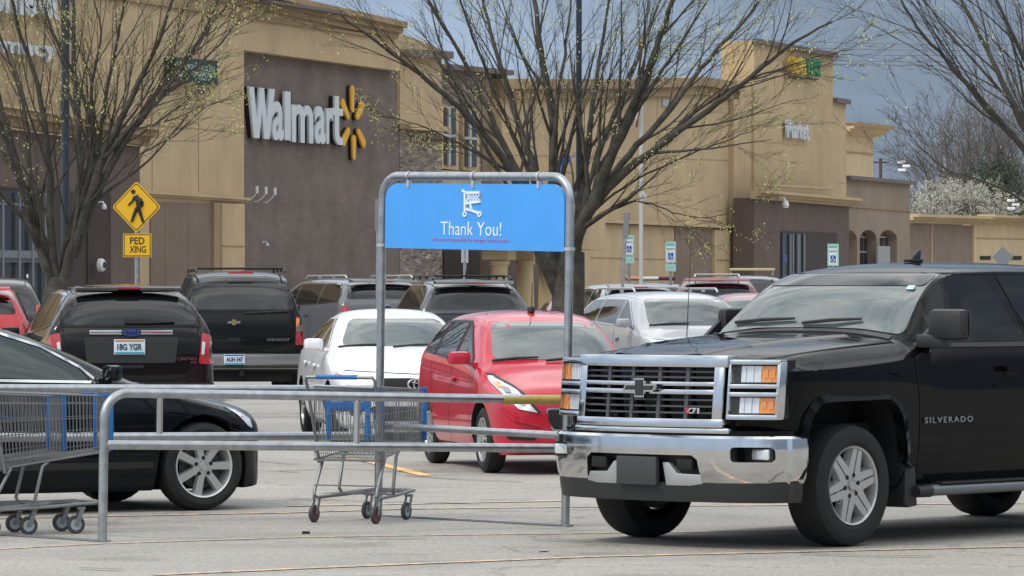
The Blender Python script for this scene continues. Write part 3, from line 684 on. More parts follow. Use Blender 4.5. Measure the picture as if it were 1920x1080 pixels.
x0, z0 = pxl(812, 453.5); x1, z1 = pxl(959, 448); me = text_mesh('We are not responsible for damages caused by carts.', x1-x0, z1-z0, .003, 0, 'small_print', mat('sign_red', (.42, .20, .42), .5))
o = link(bpy.data.objects.new('small_print', me), sb); o.location = (x0, -.0125, z0)
ic = MB()
def S(pts, r=.008):
    P = [pxl(*p) for p in pts]; ic.tube([(x, -.014, z) for x, z in P], r, 4)
S([(870, 357), (875, 361), (875, 399)], .012); S([(875, 361), (903.5, 361), (903.5, 378), (877, 381.5)], .012)
for i in range(5):
    x = 877+i*5.3; S([(x, 362), (x+5.3*2, 379)] if i < 4 else [(x, 362), (903, 368)], .005); S([(x+5.3, 362), (max(877, x-5.3), 380)], .005)
S([(885, 381), (888, 395)], .011); S([(876, 392), (888, 395), (902, 400)], .011)
for cxp in (874.5, 902): S([(cxp+3*math.cos(a), 401.5+4*math.sin(a)) for a in [i*math.pi/5 for i in range(11)]], .008)
ic.build('cart_symbol', M_sw, sb)
for px in (768, 889, 1012):
    cl2 = MB()
    x, _ = pxl(px, 343); z = TOP
    cl2.lathe([(-.010, .036), (.010, .036)], 12, Matrix.Translation((x, 0, z)) @ Matrix.Rotation(R(90), 4, 'Z')); cl2.box(x-.012, x+.012, -.02, .014, z-.085, z-.03); cl2.build('clip', mat('clip_metal', (.6, .6, .58), .3, .6), root)
co_ = MB()
for x in (0, WID): co_.lathe([(-.012, .040), (.012, .040)], 14, Matrix.Translation((x, 0, zb_+.02)) @ Matrix.Rotation(R(90), 4, 'X')); co_.box(x-.02 if x else .02, x+.02 if not x else x-.02, -.02, .02, zb_+.005, zb_+.035)
co_.build('clamp', mat('clip_metal', (0, 0, 0)), root)
# side rails with hoop ends
for nm, f0, e0 in (('near', bl, cl_), ('far', Vector((0, 0, 0)), dl)):
    d = (e0-f0); d.z = 0; L_ = d.length; d.normalize(); zt = .945; zl = .600; tilt = .035
    rl = .17; e = f0+d*L_; pz = lambda t: zt+tilt*t/L_
    pts = [(e.x, e.y, e.z-.0), (e.x, e.y, e.z+zt+tilt-rl)]
    for i in range(1, 9):
        a = i*math.pi/16; k = e-d*(rl-rl*math.cos(a)); pts.append((k.x, k.y, e.z+zt+tilt-rl+rl*math.sin(a)))
    pts.append((f0.x+d.x*.0, f0.y+d.y*.0, zt)); MB().tube(pts, rr_, 14).build('side_rail', M_steel, root)
    MB().tube([(f0.x, f0.y, zl), (e.x, e.y, e.z+zl+tilt)], rr_, 14).build('side_rail', M_steel, root)
    k = f0+d*L_*.47 if nm == 'near' else f0+d*L_*.50; dz_ = tilt*.48
    MB().tube([(k.x, k.y, zl+dz_), (k.x, k.y, zt+dz_)], .0235, 12).build('rail_stub', mat('stub_steel', (.55, .54, .52), .35, .8), root)
    if nm == 'near':
        a = f0+d*.045; b = f0+d*.55
        MB().tube([(a.x, a.y, zt+.001), (b.x, b.y, zt+.001+tilt*.17)], rr_+.0025, 14).build('yellow_sleeve', mat('faded_yellow', (.42, .33, .09), .6, var=.15, vscale=30), root)
MB().tube([(.02, 0, .675), (WID-.02, 0, .69)], rr_*.85, 14).build('cross_rail', M_steel, root)
for a, b in ((Vector((0, 0, 0)), bl), (dl, cl_)):
    d = (b-a).normalized(); n = Vector((-d.y, d.x, 0))*.025; u = Vector((0, 0, 1)); a2 = a-d*.03; b2 = b+d*.06
    mb = MB(); mb.prism([a2-n, b2-n, b2+n, a2+n], u*.004, u*.016); mb.build('base_bar', M_steel, root, smooth=False)
# ================================================================ shopping carts
def make_cart(name='shopping_cart'):
    root = empty(name, (0, 0, 0)); L = .86
    hw = lambda x, top: .268-(.085 if top else .10)*x/L
    zb = lambda x: .455+.115*x/L; zt = lambda x: .985-.035*x/L
    S_ = lambda x, t: Vector((x, hw(x, False)*(1-t)+hw(x, True)*t, zb(x)*(1-t)+zt(x)*t))
    for s in (1, -1):
        mb = MB(); m = lambda p: Vector((p.x, s*p.y, p.z)); n = 34
        for i in range(n+1):
            x = .02+(L-.02)*i/n; lean = -.05*(1-i/n)
            mb.tube([m(S_(x, 0)), m(S_(max(0, x+lean), 1))], .0026, 4, False)
        for t in (.10, .38, .62, .86): mb.tube([m(S_(0, t)), m(S_(L, t))], .0032, 4, False)
        for t in (0, 1): mb.tube([m(S_(0, t)), m(S_(L, t))], .0065, 6)
        mb.build('basket_side', M_wire, root)
    mb = MB()
    for i in range(18):
        u = -1+2*i/17; mb.tube([(0, u*.268, zb(0)), (L, u*hw(L, False), zb(L)), (L, u*hw(L, True), zt(L))], .0026, 4, False)
    for x in [L*i/7 for i in range(8)]: mb.tube([(x, -hw(x, False), zb(x)-.003), (x, hw(x, False), zb(x)-.003)], .0032, 4)
    for t in (.33, .66): mb.tube([m_ for m_ in [Vector((L, -hw(L, False)*(1-t)-hw(L, True)*t, zb(L)*(1-t)+zt(L)*t)), Vector((L, hw(L, False)*(1-t)+hw(L, True)*t, zb(L)*(1-t)+zt(L)*t))]], .0032, 4)
    mb.tube([(L, -hw(L, True), zt(L)), (L, hw(L, True), zt(L))], .0065, 6)
    mb.build('basket_floor', M_wire, root)
    mb = MB()                                                    # swinging rear gate
    for i in range(16):
        u = -1+2*i/15; mb.tube([(.0, u*.258, .50), (-.03, u*.235, .93)], .0026, 4, False)
    for z in (.50, .64, .79, .93): mb.tube([(-.03*(z-.5)/.43, -.26, z), (-.03*(z-.5)/.43, .26, z)], .0036, 4)
    for i in range(9):                                           # child-seat leg cage
        u = -1+2*i/8; mb.tube([(-.03, u*.22, .93), (.12, u*.21, .80), (.14, u*.20, .70)], .0024, 4, False)
    mb.build('rear_gate', M_wire, root)
    mb = MB()
    mb.tube([(.075, .265, .43), (.04, .272, .60), (-.06, .282, .96), (-.085, .285, 1.03), (-.10, .27, 1.055), (-.10, -.27, 1.055), (-.085, -.285, 1.03), (-.06, -.282, .96), (.04, -.272, .60), (.075, -.265, .43)], .0125, 10)
    h = mb.build('handle_frame', M_wire, root)
    MB().tube([(-.10, -.145, 1.057), (-.10, .19, 1.057)], .017, 10).build('handle_grip', M_blue, h)
    mb = MB(); mb.box(.0, .012, -.20, .18, .82, .945); mb.box(-.002, .013, -.20, -.155, .60, .83); mb.box(-.002, .013, .13, .165, .60, .83)
    mb.prism([(.0, -.20, .82), (.0, .18, .82), (.17, .17, .80), (.17, -.19, .80)], (0, 0, 0), (0, 0, .01))
    o = mb.build('child_seat', M_blue, root, bevel=.004)
    for y in (-.10, .07):
        MB().box(-.004, .0, y-.05, y+.05, .87, .905).build('seat_label', mat('seat_label', (.10, .28, .62), .4), o)
    for s in (1, -1): mb = MB(); mb.box(L-.008, L+.016, *sorted((s*(hw(L, False)-.012), s*(hw(L, True)+.016))), .575, .965); mb.box(L-.10, L+.01, *sorted((s*(hw(L, True)-.004), s*(hw(L, True)+.012))), .945, .968); mb.build('corner_guard', M_blue, root, bevel=.004)
    mb = MB()                                                    # chassis
    for s in (1, -1):
        mb.tube([(0.12, s*.255, .465), (.0, s*.258, .24), (-.012, s*.258, .20), (.02, s*.255, .178), (.40, s*.205, .19), (.76, s*.15, .21)], .0125, 10)
        mb.tube([(.40, s*.213, .507), (.355, s*.22, .47), (.30, s*.225, .24), (.33, s*.215, .195)], .0125, 10)
    mb.tube([(.76, -.15, .21), (.79, -.10, .21), (.79, .10, .21), (.76, .15, .21)], .0125, 10); mb.tube([(.0, -.258, .27), (.0, .258, .27)], .005, 6)
    mb.tube([(.30, -.22, .20), (.30, .22, .20)], .008, 8); mb.box(.60, .66, -.17, .17, .195, .215); mb.box(.0, .10, -.25, .25, .445, .458)
    for i in range(7): y = -.15+.05*i; mb.tube([(.02, y*1.4, .205), (.70, y*.8, .225)], .003, 4)
    mb.build('chassis', M_wire, root)
    for x, y, back in ((0, .255, 1), (0, -.255, 1), (.63, .165, 0), (.63, -.165, 0)):
        f = MB()
        for s in (1, -1): f.prism([(a, s*.022, b) for a, b in ((.0, .175), (.03, .17), (-.01, .055), (-.045, .06))], (0, -.002, 0), (0, .002, 0))
        f.box(-.012, .035, -.024, .024, .168, .185); f.tube([(-.028, -.028, .062), (-.028, .028, .062)], .006, 8)
        c = f.build('caster', M_wire, root); c.location = (x+.01, y, .0)
        w = MB(); T = Matrix.Translation((-.028, 0, .064)); w.lathe([(-.014, .040), (-.016, .056), (-.010, .064), (.010, .064), (.016, .056), (.014, .040)], 24, T)
        w.build('caster_tyre', mat('caster_rubber', (.05, .052, .058), .6), c)
        w = MB(); w.lathe([(-.012, .002), (-.013, .040), (.013, .040), (.012, .002)], 20, T); w.build('caster_hub', mat('caster_red', (.22, .02, .03), .5) if back else mat('caster_grey', (.35, .40, .44), .4), c)
    return root
def hd(deg): return R(90-deg)
cart = make_cart(); cr = (gnd(578, 979)+gnd(720, 982))/2; cart.location = (cr.x, cr.y, 0); cart.rotation_euler = (0, 0, hd(27))
tag(cart, 'grey wire shopping cart with blue handle standing alone inside the cart return behind the rail', 'shopping cart', 'shopping carts')
for k, (px, py, lab) in enumerate([(6, 1004, 'front cart of the nested pair at the left edge, its blue nose against the post'), (-72, 1009, 'rear cart of the nested pair at the left edge, pushed into the one ahead')]):
    c = copy_tree(cart); p = gnd(px-37, py-2); h = R(67)
    if k: p = base-Vector((math.sin(h), math.cos(h), 0))*.34
    base = p; c.location = (p.x, p.y, 0); c.rotation_euler = (0, 0, hd(67)); tag(c, lab, 'shopping cart', 'shopping carts')
# ================================================================ other vehicles
def origin(px, d, local, heading):
    h = R(heading); hx, hy = math.sin(h), math.cos(h); x, y = local
    return ((px-960)/FPX*d-(x*hx-y*hy), d-(x*hy+y*hx))
def col(name, c, coat=1.0, spec=.35, metal=0): return mat(name, c, .38, metal, coat, spec=spec)
def swin(P, split, z0=.04, ztop=.12, tailw=.0, f=.30):
    """side windows: front, rear (and quarter) panes between the belt and the roof rail"""
    cx, hx, rx, bx, b0, b1, H = (P[k] for k in ('cx', 'hx', 'rx', 'bx', 'b0', 'b1', 'H'))
    bz = lambda x: b0+(b1-b0)*max(0, min(1, (cx-x)/(cx-bx)))+z0
    top = H-ztop; o = []; xs = [cx-.34]+list(split)+[bx+.16+tailw]
    for i in range(len(xs)-1):
        a, b = xs[i], xs[i+1]; l = .035
        q = [(a-(l if i else 0), bz(a)), ]
        if i == 0: q += [(a-.06, bz(a)+.06), (hx-.16, top-.05), (hx-.32, top)]
        else: q += [(a-l, top)]
        if i == len(xs)-2: q += [(rx+.28+tailw*.6, top-.01), (b+.10, bz(b)+.14), (b+.06, bz(b))]
        else: q += [(b+l, top), (b+l, bz(b))]
        o.append(q)
    return o
def pane_frames(root, bvh, P, m, w=.02):
    for s in ('L', 'R'):
        pl = []
        for q in P['side']: pl += strokes(q, w, True)
        decal(bvh, 'window_trim', root, m, pl, s, off=.007, skirt=0)
def roof_rails(root, x0, x1, y, z, m, cross=()):
    for s in (1, -1):
        mb = MB(); mb.tube([(x0, s*y, z-.03), (x0-.10, s*y, z+.022), (x1+.10, s*y, z+.022), (x1, s*y, z-.03)], .016, 8)
        for t in (.35, .68): x = x0+(x1-x0)*t; mb.box(x-.04, x+.04, *sorted((s*(y-.015), s*(y+.015))), z-.03, z+.018)
        r = mb.build('roof_rail', m, root)
    for x in cross: mb = MB(); mb.tube([(x, -y, z+.028), (x, y, z+.028)], .015, 8); mb.build('cross_bar', m, root)
# ---- red hatchback
M_rp = mat('red_paint', (.46, .014, .036), .4, 0, 1, spec=.2, cior=1.35)
P = dict(fo=.70, wb=2.375, ro=.56, w=.80, H=1.50, zb=.17, h0=.80, h1=1.0, cx=-.20, hx=-.98, rx=-2.62, bx=-2.84, b0=.93, b1=1.06, wr=.55, r=.305, nose=.66, zm=.52, hm=M_rp, mirror=(-.50, .97), wsm=M_glassL)
P['side'] = swin(P, (-1.30, -2.18)); P['seams'] = [[(-.36, .98), (-.40, .70), (-.44, .24)], [(-1.32, 1.0), (-1.32, .24)], [(-.44, .235), (-2.1, .235)], [(-2.1, .24), (-2.05, .6), (-2.25, 1.0)]]; P['handles'] = [(-1.16, .84)]
h = 167; lo = origin(896, 41.7, (0, -.80), h)
ws = wheel_set('spark', .305, .185, .205, 10, .035, .028, 4)
spark, bv, _ = car('hatchback', 'small red hatchback facing the camera behind the end of the rail', 'car', lo, h, P, M_rp, True, ws=ws)
pane_frames(spark, bv, P, M_black, .025)
for s in (1, -1):
    hl = decal(bv, 'headlight', spark, M_lens, rnd_poly([(s*.705, .90), (s*.655, .895), (s*.56, .80), (s*.455, .645), (s*.38, .565), (s*.57, .60), (s*.665, .715), (s*.705, .84)], .02), 'F', off=.012)
    decal(bv, 'lamp_bezel', hl, M_black, strokes([(s*.70, .90), (s*.655, .895), (s*.56, .80), (s*.455, .645), (s*.385, .568)], .022), 'F', off=.019, skirt=0)
    decal(bv, 'bulb_bowl', hl, mat('bowl_grey', (.25, .27, .28), .15, .6), rnd_poly([(s*.655, .80), (s*.60, .79), (s*.60, .74), (s*.65, .74)], .02), 'F', off=.018, skirt=0)
    decal(bv, 'reflector', hl, M_chrome, rnd_poly([(s*.60, .68), (s*.52, .62), (s*.50, .67), (s*.57, .74), (s*.62, .74)], .03), 'F', off=.017)
    decal(bv, 'turn_signal', hl, M_amber, rnd_poly([(s*.69, .84), (s*.63, .83), (s*.63, .78), (s*.68, .78)], .02), 'F', off=.017)
    decal(bv, 'fog_light', spark, M_matt, rnd_poly([(s*.68, .42), (s*.45, .42), (s*.40, .32), (s*.66, .32)], .04), 'F', off=.004)
    decal(bv, 'fender_crease', spark, M_rp, strokes([(s*.70, .60), (s*.60, .50), (s*.38, .45)], .02), 'F', off=.014)
gr = decal(bv, 'lower_grille', spark, M_chrome, rnd_poly([(-.33, .61), (.33, .61), (.27, .40), (-.27, .40)], .04), 'F', off=.012)
decal(bv, 'grille_mesh', gr, M_matt, rnd_poly([(-.315, .595), (.315, .595), (.258, .415), (-.258, .415)], .035), 'F', off=.016)
decal(bv, 'upper_grille', spark, M_matt, [(-.22, .72), (.22, .72), (.22, .69), (-.22, .69)], 'F', off=.006)
decal(bv, 'intake', spark, M_matt, rnd_poly([(-.40, .27), (.40, .27), (.36, .20), (-.36, .20)], .03), 'F', off=.006)
o = MB().tube([(0, 0, 0), (.02, 0, .26)], [.006, .004], 6).build('aerial', M_black, spark); o.location = (-1.15, -.02, 1.49)
mb = MB(); mb.prism([(-.05, -.035, 0), (.05, -.02, 0), (.05, .02, 0), (-.05, .035, 0)], (0, 0, -.02), (0, 0, .035)); o2 = mb.build('aerial_base', M_black, o, bevel=.012)
wiper(spark, bv, -.62, -.18, 1.02); wiper(spark, bv, -.12, .38, 1.02)
# ---- white sedan facing the camera
M_wp = col('white_paint', (.78, .80, .82), .8, .5)
P = dict(fo=.90, wb=2.60, ro=.98, w=.88, H=1.475, zb=.17, h0=.78, h1=1.02, cx=-.35, hx=-1.20, rx=-2.35, bx=-3.05, b0=.95, b1=1.02, wr=.56, r=.32, nose=.72, deck=1.05, hm=M_wp, mirror=(-.62, 1.0), wsm=M_glassL)
P['side'] = swin(P, (-1.45, -2.5), tailw=.1); P['seams'] = [[(-.50, 1.0), (-.55, .7), (-.6, .25)], [(-1.47, 1.0), (-1.47, .25)]]; P['handles'] = [(-1.30, .83), (-2.2, .85)]
h = 171; lo = origin(566, 52.4, (-2.6, -.86), h)
ws = wheel_set('corolla', .32, .20, .20, 7, .07, .05, 5)
cor, bv, _ = car('sedan', 'white sedan with round grille emblem facing the camera behind the cart return', 'car', lo, h, P, M_wp, ws=ws)
pane_frames(cor, bv, P, M_wp, .02)
gr = decal(bv, 'grille', cor, M_matt, rnd_poly([(-.42, .72), (.42, .72), (.38, .58), (-.38, .58)], .04), 'F', off=.008)
bmk = MB(); e = surf(bv, 'F', 0, .655)+Vector((.02, 0, 0))
def ell(rx, rz, cz=0): return [(e.x, e.y+rx*math.cos(a), e.z+cz+rz*math.sin(a)) for a in [i*math.pi/10 for i in range(21)]]
bmk.tube(ell(.095, .062), .011, 6); bmk.tube(ell(.030, .052), .008, 6); bmk.tube(ell(.062, .020, .030), .008, 6); bmk.build('emblem', M_chrome, cor)
decal(bv, 'lower_grille', cor, M_matt, rnd_poly([(-.50, .42), (.50, .42), (.46, .26), (-.46, .26)], .04), 'F', off=.006)
for s in (1, -1):
    hl = decal(bv, 'headlight', cor, M_lens, rnd_poly([(s*.83, .80), (s*.60, .745), (s*.46, .68), (s*.50, .60), (s*.72, .64), (s*.82, .70)], .03), 'F', off=.01)
    decal(bv, 'turn_signal', hl, M_amber, rnd_poly([(s*.82, .77), (s*.75, .75), (s*.75, .70), (s*.81, .72)], .02), 'F', off=.015)
    decal(bv, 'fog_light', cor, M_matt, rnd_poly([(s*.74, .42), (s*.60, .42), (s*.60, .32), (s*.72, .32)], .03), 'F', off=.006)
decal(bv, 'bonnet_gap', cor, M_seam, strokes([(-.72, .80), (0, .765), (.72, .80)], .008), 'F', off=.003, skirt=0)
wiper(cor, bv, -.70, -.18, 1.04); wiper(cor, bv, -.10, .42, 1.04)
# ---- black sedan side-on behind the left rail
M_kp = mat('black_pearl', (.005, .007, .010), .4, 0, .9, spec=.0, cior=1.35)
P = dict(fo=.63, wb=2.86, ro=.98, w=.92, H=1.50, zb=.155, h0=.80, h1=1.0, cx=-.56, hx=-1.68, rx=-2.75, bx=-3.75, b0=.95, b1=1.05, wr=.60, r=.338, nose=.58, deck=1.10, hm=M_kp, mirror=(-.86, .98), zm=.55)
P['side'] = [[(-.93, 1.0), (-.99, 1.09), (-1.27, 1.245), (-1.69, 1.375), (-2.02, 1.405), (-2.08, 1.04)], [(-2.15, 1.045), (-2.10, 1.405), (-2.6, 1.385), (-3.0, 1.28), (-3.25, 1.08)]]
P['sgm'] = mat('sedan_glass', (.022, .034, .036), .04, ior=1.55)
P['seams'] = [[(-.90, 1.0), (-.78, .8), (-.72, .30)], [(-.72, .30), (-2.0, .30)], [(-2.10, 1.03), (-2.12, .30)]]; P['handles'] = [(-1.95, .88)]
h = 60; lo = origin(385, 34.6, (0, -.92), h)
ws = wheel_set('sedan7', .338, .235, .240, 7, .060, .072, 5, rim=mat('bright_alloy', (.62, .62, .62), .25, .6))
sed, bv, _ = car('sedan', 'black sedan side-on behind the left rail with chrome window line and seven-spoke wheel', 'car', lo, h, P, M_kp, ws=ws)
for s in ('L', 'R'):
    decal(bv, 'chrome_trim', sed, M_chrome, strokes([(-.90, 1.02), (-.98, 1.10), (-1.27, 1.262), (-1.69, 1.392), (-2.1, 1.425), (-2.65, 1.40), (-3.1, 1.26)], .022)+strokes([(-.80, .985), (-1.6, 1.005), (-3.25, 1.06)], .020), s, off=.010)
    decal(bv, 'mirror_sail', sed, M_black, rnd_poly([(-.78, 1.0), (-.93, 1.0), (-.98, 1.10)], .01), s, off=.008)
    decal(bv, 'sill_strip', sed, M_black, strokes([(-.45, .36), (-2.45, .36)], .05), s, off=.006)
    decal(bv, 'side_marker', sed, M_amber, rnd_poly([(.30, .585), (.24, .60), (.23, .57), (.29, .555)], .01), s, off=.006)
    decal(bv, 'bumper_gap', sed, M_seam, strokes([(.20, .77), (.24, .62), (.34, .60)], .008), s, off=.003, skirt=0)
for s in (1, -1):
    decal(bv, 'headlight', sed, M_lens, rnd_poly([(.22, .79), (.33, .76), (.44, .69), (.46, .62), (.41, .64), (.32, .72)], .015), 'L' if s > 0 else 'R', off=.006)
# ---- black crossover, rear view, with plate 18G YGR
M_ep = mat('dark_brown_black_paint', (.009, .0075, .008), .38, 0, 1.0, spec=.05, cior=1.4)
P = dict(fo=.92, wb=2.82, ro=.90, w=.965, H=1.755, zb=.28, h0=.98, h1=1.14, cx=-.30, hx=-1.15, rx=-3.42, bx=-3.66, b0=1.08, b1=1.25, wr=.66, r=.36, nose=.76, hm=M_ep, zm=.70, mirror=(-.62, 1.10))
P['side'] = swin(P, (-1.42, -2.52)); P['rglass'] = [(-.76, 1.285), (.76, 1.285), (.63, 1.655), (-.63, 1.655)]
h = -12; lo = origin(246, 50.8, (-3.72, 0), h)
edge, bv, body = car('crossover', 'black crossover seen from behind with a chrome bar over its multicoloured plate', 'car', lo, h, P, M_ep, True, z=.0)
pane_frames(edge, bv, P, M_chrome, .02)
sp_ = MB(); sp_.prism([(-3.30, 0, 1.745), (-3.50, 0, 1.725), (-3.53, 0, 1.69), (-3.38, 0, 1.67)], (0, -.60, -.02), (0, .60, -.02)); s_o = sp_.build('spoiler', M_ep, edge, bevel=.012)
MB().box(-3.545, -3.52, -.13, .13, 1.69, 1.71).build('brake_light', M_red, s_o)
mb = MB(); x = surf(bv, 'B', 0, 1.205).x-.012; mb.box(x-.015, x+.03, -.47, .47, 1.178, 1.228); mb.build('chrome_bar', M_chrome, edge, bevel=.008)
ov = MB(); ov.prism([(x-.018, .115*math.cos(a), 1.203+.052*math.sin(a)) for a in [i*math.pi/12 for i in range(24)]], (0, 0, 0), (-.008, 0, 0)); eo = ov.build('emblem', M_chrome, edge, smooth=False)
ov = MB(); ov.prism([(x-.027, .098*math.cos(a), 1.203+.040*math.sin(a)) for a in [i*math.pi/12 for i in range(24)]], (0, 0, 0), (-.003, 0, 0)); ov.build('emblem_field', mat('emblem_blue', (.02, .06, .28), .3), eo, smooth=False)
emblem_text(eo, None, 'Ford', x-.031, 0, 1.203, .13, .045, 'B', M_chrome, 'emblem_lettering')
decal(bv, 'plate_recess', edge, M_black, rnd_poly([(-.50, .86), (.50, .86), (.53, 1.15), (-.53, 1.15)], .03), 'B', off=.004)
plate(edge, surf(bv, 'B', 0, 1.04).x-.012, .02, 1.04, '18G YGR', 'B', 'a', .35, .17)
for s in (1, -1):
    tl = decal(bv, 'tail_light', edge, M_red, rnd_poly([(s*.80, 1.20), (s*.90, 1.17), (s*.945, 1.0), (s*.93, .84), (s*.76, .85), (s*.78, 1.0)], .03), 'B', off=.014)
    decal(bv, 'reversing_lens', tl, M_lens, rnd_poly([(s*.80, 1.10), (s*.835, 1.09), (s*.82, .95), (s*.79, .95)], .02), 'B', off=.020)
    decal(bv, 'reflector', edge, M_red, rnd_poly([(s*.50, .54), (s*.72, .56), (s*.72, .50), (s*.50, .48)], .01), 'B', off=.01)
decal(bv, 'tailgate_gap', edge, M_seam, strokes([(-.74, 1.62), (-.79, 1.27), (-.755, 1.22), (-.73, .80), (-.62, .705), (.62, .705), (.73, .80), (.755, 1.22), (.79, 1.27), (.74, 1.62)], .010)+strokes([(-.78, 1.265), (.78, 1.265)], .012), 'B', off=.004, skirt=0)
decal(bv, 'bumper_step', edge, M_black, rnd_poly([(-.93, .60), (.93, .60), (.93, .635), (-.93, .635)], .01), 'B', off=.02)
decal(bv, 'camera_slot', edge, M_matt, rnd_poly([(-.14, .80), (.14, .80), (.14, .84), (-.14, .84)], .015), 'B', off=.006)
emblem_text(edge, None, 'LIMITED', surf(bv, 'B', -.64, .90).x-.012, -.63, .905, .22, .032, 'B', M_chrome, 'badge_lettering', bold=.01)
emblem_text(edge, None, 'AWD', surf(bv, 'B', -.68, .86).x-.012, -.70, .865, .07, .022, 'B', M_chrome, 'badge_lettering', bold=.01)
mb = MB(); x = surf(bv, 'B', 0, 1.34).x-.02; mb.prism([(x, .06, 1.30), (x, .06, 1.375), (x, -.20, 1.36), (x, -.50, 1.325), (x, -.50, 1.315), (x, -.2, 1.30)], (-.03, 0, 0), (.01, 0, 0)); mb.build('rear_wiper', M_black, edge, bevel=.006)
# ---- big black SUV behind it
M_tp = mat('faded_black_paint', (.007, .009, .009), .42, 0, .8, spec=.05, cior=1.35)
P = dict(fo=.92, wb=2.95, ro=1.15, w=1.0, H=1.99, zb=.36, h0=1.16, h1=1.27, cx=-.35, hx=-1.0, rx=-3.88, bx=-4.05, b0=1.22, b1=1.28, wr=.74, r=.385, nose=.86, tw=.9, hm=M_tp, zm=.8, crease=.6, mirror=(-.70, 1.28))
P['side'] = swin(P, (-1.42, -2.45), tailw=.05); P['rglass'] = [(-.84, 1.36), (.84, 1.36), (.70, 1.90), (-.70, 1.90)]
h = -7; lo = origin(453, 71.5, (-4.10, 0), h)
tah, bv, _ = car('large_suv', 'big black utility vehicle with roof rails and square rear, blue plate on its bumper', 'car', lo, h, P, M_tp, True)
pane_frames(tah, bv, P, M_black, .02); MB().box(-4.0, .5, -.8, .8, .22, .55).build('underbody', M_matt, tah); roof_rails(tah, -1.3, -3.8, .70, 1.985, M_black, (-1.9, -3.5))
for s in (1, -1):
    tl = decal(bv, 'tail_light', tah, M_red, [(s*.85, .80), (s*.975, .80), (s*.97, 1.24), (s*.86, 1.24)], 'B', off=.014)
    decal(bv, 'turn_signal', tl, M_amber, [(s*.86, 1.12), (s*.965, 1.12), (s*.965, 1.22), (s*.86, 1.22)], 'B', off=.020)
    decal(bv, 'reversing_lens', tl, mat('smoke_lens', (.16, .15, .13), .2), [(s*.86, 1.01), (s*.965, 1.01), (s*.965, 1.11), (s*.86, 1.11)], 'B', off=.020)
decal(bv, 'tailgate_gap', tah, M_seam, strokes([(-.80, 1.93), (-.84, 1.30), (-.84, .78), (.84, .78), (.84, 1.30), (.80, 1.93)], .010)+strokes([(-.84, 1.325), (.84, 1.325)], .014), 'B', off=.004, skirt=0)
mb = MB(); mb.box(-4.20, -4.06, -.95, .95, .50, .66); mb.cm = 1; mb.box(-4.205, -4.08, -.45, .45, .655, .67); mb.cm = 1; mb.box(-4.19, -4.0, -.96, .96, .42, .50)
mb.build('rear_bumper', [mat('bumper_chrome', (.34, .34, .34), .22, .8), M_black], tah, bevel=.012)
plate(tah, -4.215, .12, .575, 'AUH 547', 'B', 'b', .33, .165)
bowtie((surf(bv, 'B', .12, 1.14).x-.02, .12, 1.16), (0, -1, 0), (0, 0, 1), (-1, 0, 0), .20, .085, M_chrome, mat('emblem_gold', (.35, .24, .06), .3, .6), tah)
emblem_text(tah, None, 'CHEVROLET', surf(bv, 'B', -.55, .88).x-.015, -.58, .885, .36, .045, 'B', M_chrome, 'badge_lettering')
mb = MB(); x = surf(bv, 'B', 0, 1.33).x-.02; mb.tube([(x-.01, -.05, 1.30), (x-.02, -.30, 1.315), (x-.01, -.75, 1.335)], .014, 6); mb.build('rear_wiper', M_black, tah)
decal(bv, 'tailgate_handle', tah, M_matt, rnd_poly([(.02, .85), (.22, .85), (.22, .92), (.02, .92)], .02), 'B', off=.02)
MB().box(-3.955, -3.90, -.20, .20, 1.925, 1.955).build('brake_light', M_red, tah)
mb = MB(); mb.box(-4.12, -3.98, -.05, .05, .30, .42); mb.tube([(-4.15, 0, .33), (-4.22, 0, .33), (-4.22, 0, .40)], .025, 8); mb.build('tow_hitch', M_matt, tah)
# ---- generic vehicles further back
def suvP(H=1.75, w=.92, b=1.12, **k):
    P = dict(fo=.90, wb=2.70, ro=.90, w=w, H=H, zb=.26, h0=b-.14, h1=b+.03, cx=-.35, hx=-1.15, rx=-3.30, bx=-3.52, b0=b-.02, b1=b+.10, wr=w*.72, r=.35, nose=.78, zm=.68, mirror=(-.66, b+.02)); P.update(k)
    if 'side' not in k: P['side'] = swin(P, (-1.42, -2.45))
    P['seams'] = [[(-.55, b-.05), (-.6, .35)], [(-1.44, b), (-1.44, .35)], [(-2.45, b), (-2.4, .6)]]; P['handles'] = [(-1.25, b-.12), (-2.25, b-.10)]; return P
def tails(root, bv, P, z0, z1, w=.12):
    for s in (1, -1):
        W = P['w']; decal(bv, 'tail_light', root, M_red, rnd_poly([(s*(W-w-.06), z0), (s*(W-.06), z0), (s*(W-.07), z1), (s*(W-w-.06), z1)], .02), 'B', off=.012)
def rear_extras(root, bv, P, sp=True):
    H = P['H']; x = P['rx']
    if sp:
        m = MB(); m.prism([(x+.1, 0, H-.03), (x-.16, 0, H-.05), (x-.2, 0, H-.09), (x, 0, H-.10)], (0, -P['wr']*.93, 0), (0, P['wr']*.93, 0)); o = m.build('spoiler', root.children[0].data.materials[0], root, bevel=.01)
        MB().box(x-.20, x-.15, -.14, .14, H-.10, H-.075).build('brake_light', M_red, o)
M_g7 = col('slate_grey_paint', (.085, .09, .105), .9, .4); P = suvP(1.90, .98, 1.30, wb=3.1, rx=-3.7, bx=-3.95, r=.38, zm=.85, rglass=[(-.80, 1.50), (.80, 1.50), (.64, 1.80), (-.64, 1.80)])
P['side'] = swin(P, (-1.5, -2.7), z0=.05); h = -24; lo = origin(728, 84, (-4.0, 0), h)
s7, bv, _ = car('large_suv', 'slate grey utility vehicle with pale roof rails, angled beside the big black one', 'car', lo, h, P, M_g7, True)
pane_frames(s7, bv, P, M_chrome, .018); roof_rails(s7, -1.5, -3.6, .66, 1.91, mat('pale_rail', (.6, .6, .6), .3, .7)); tails(s7, bv, P, .95, 1.35, .16); rear_extras(s7, bv, P)
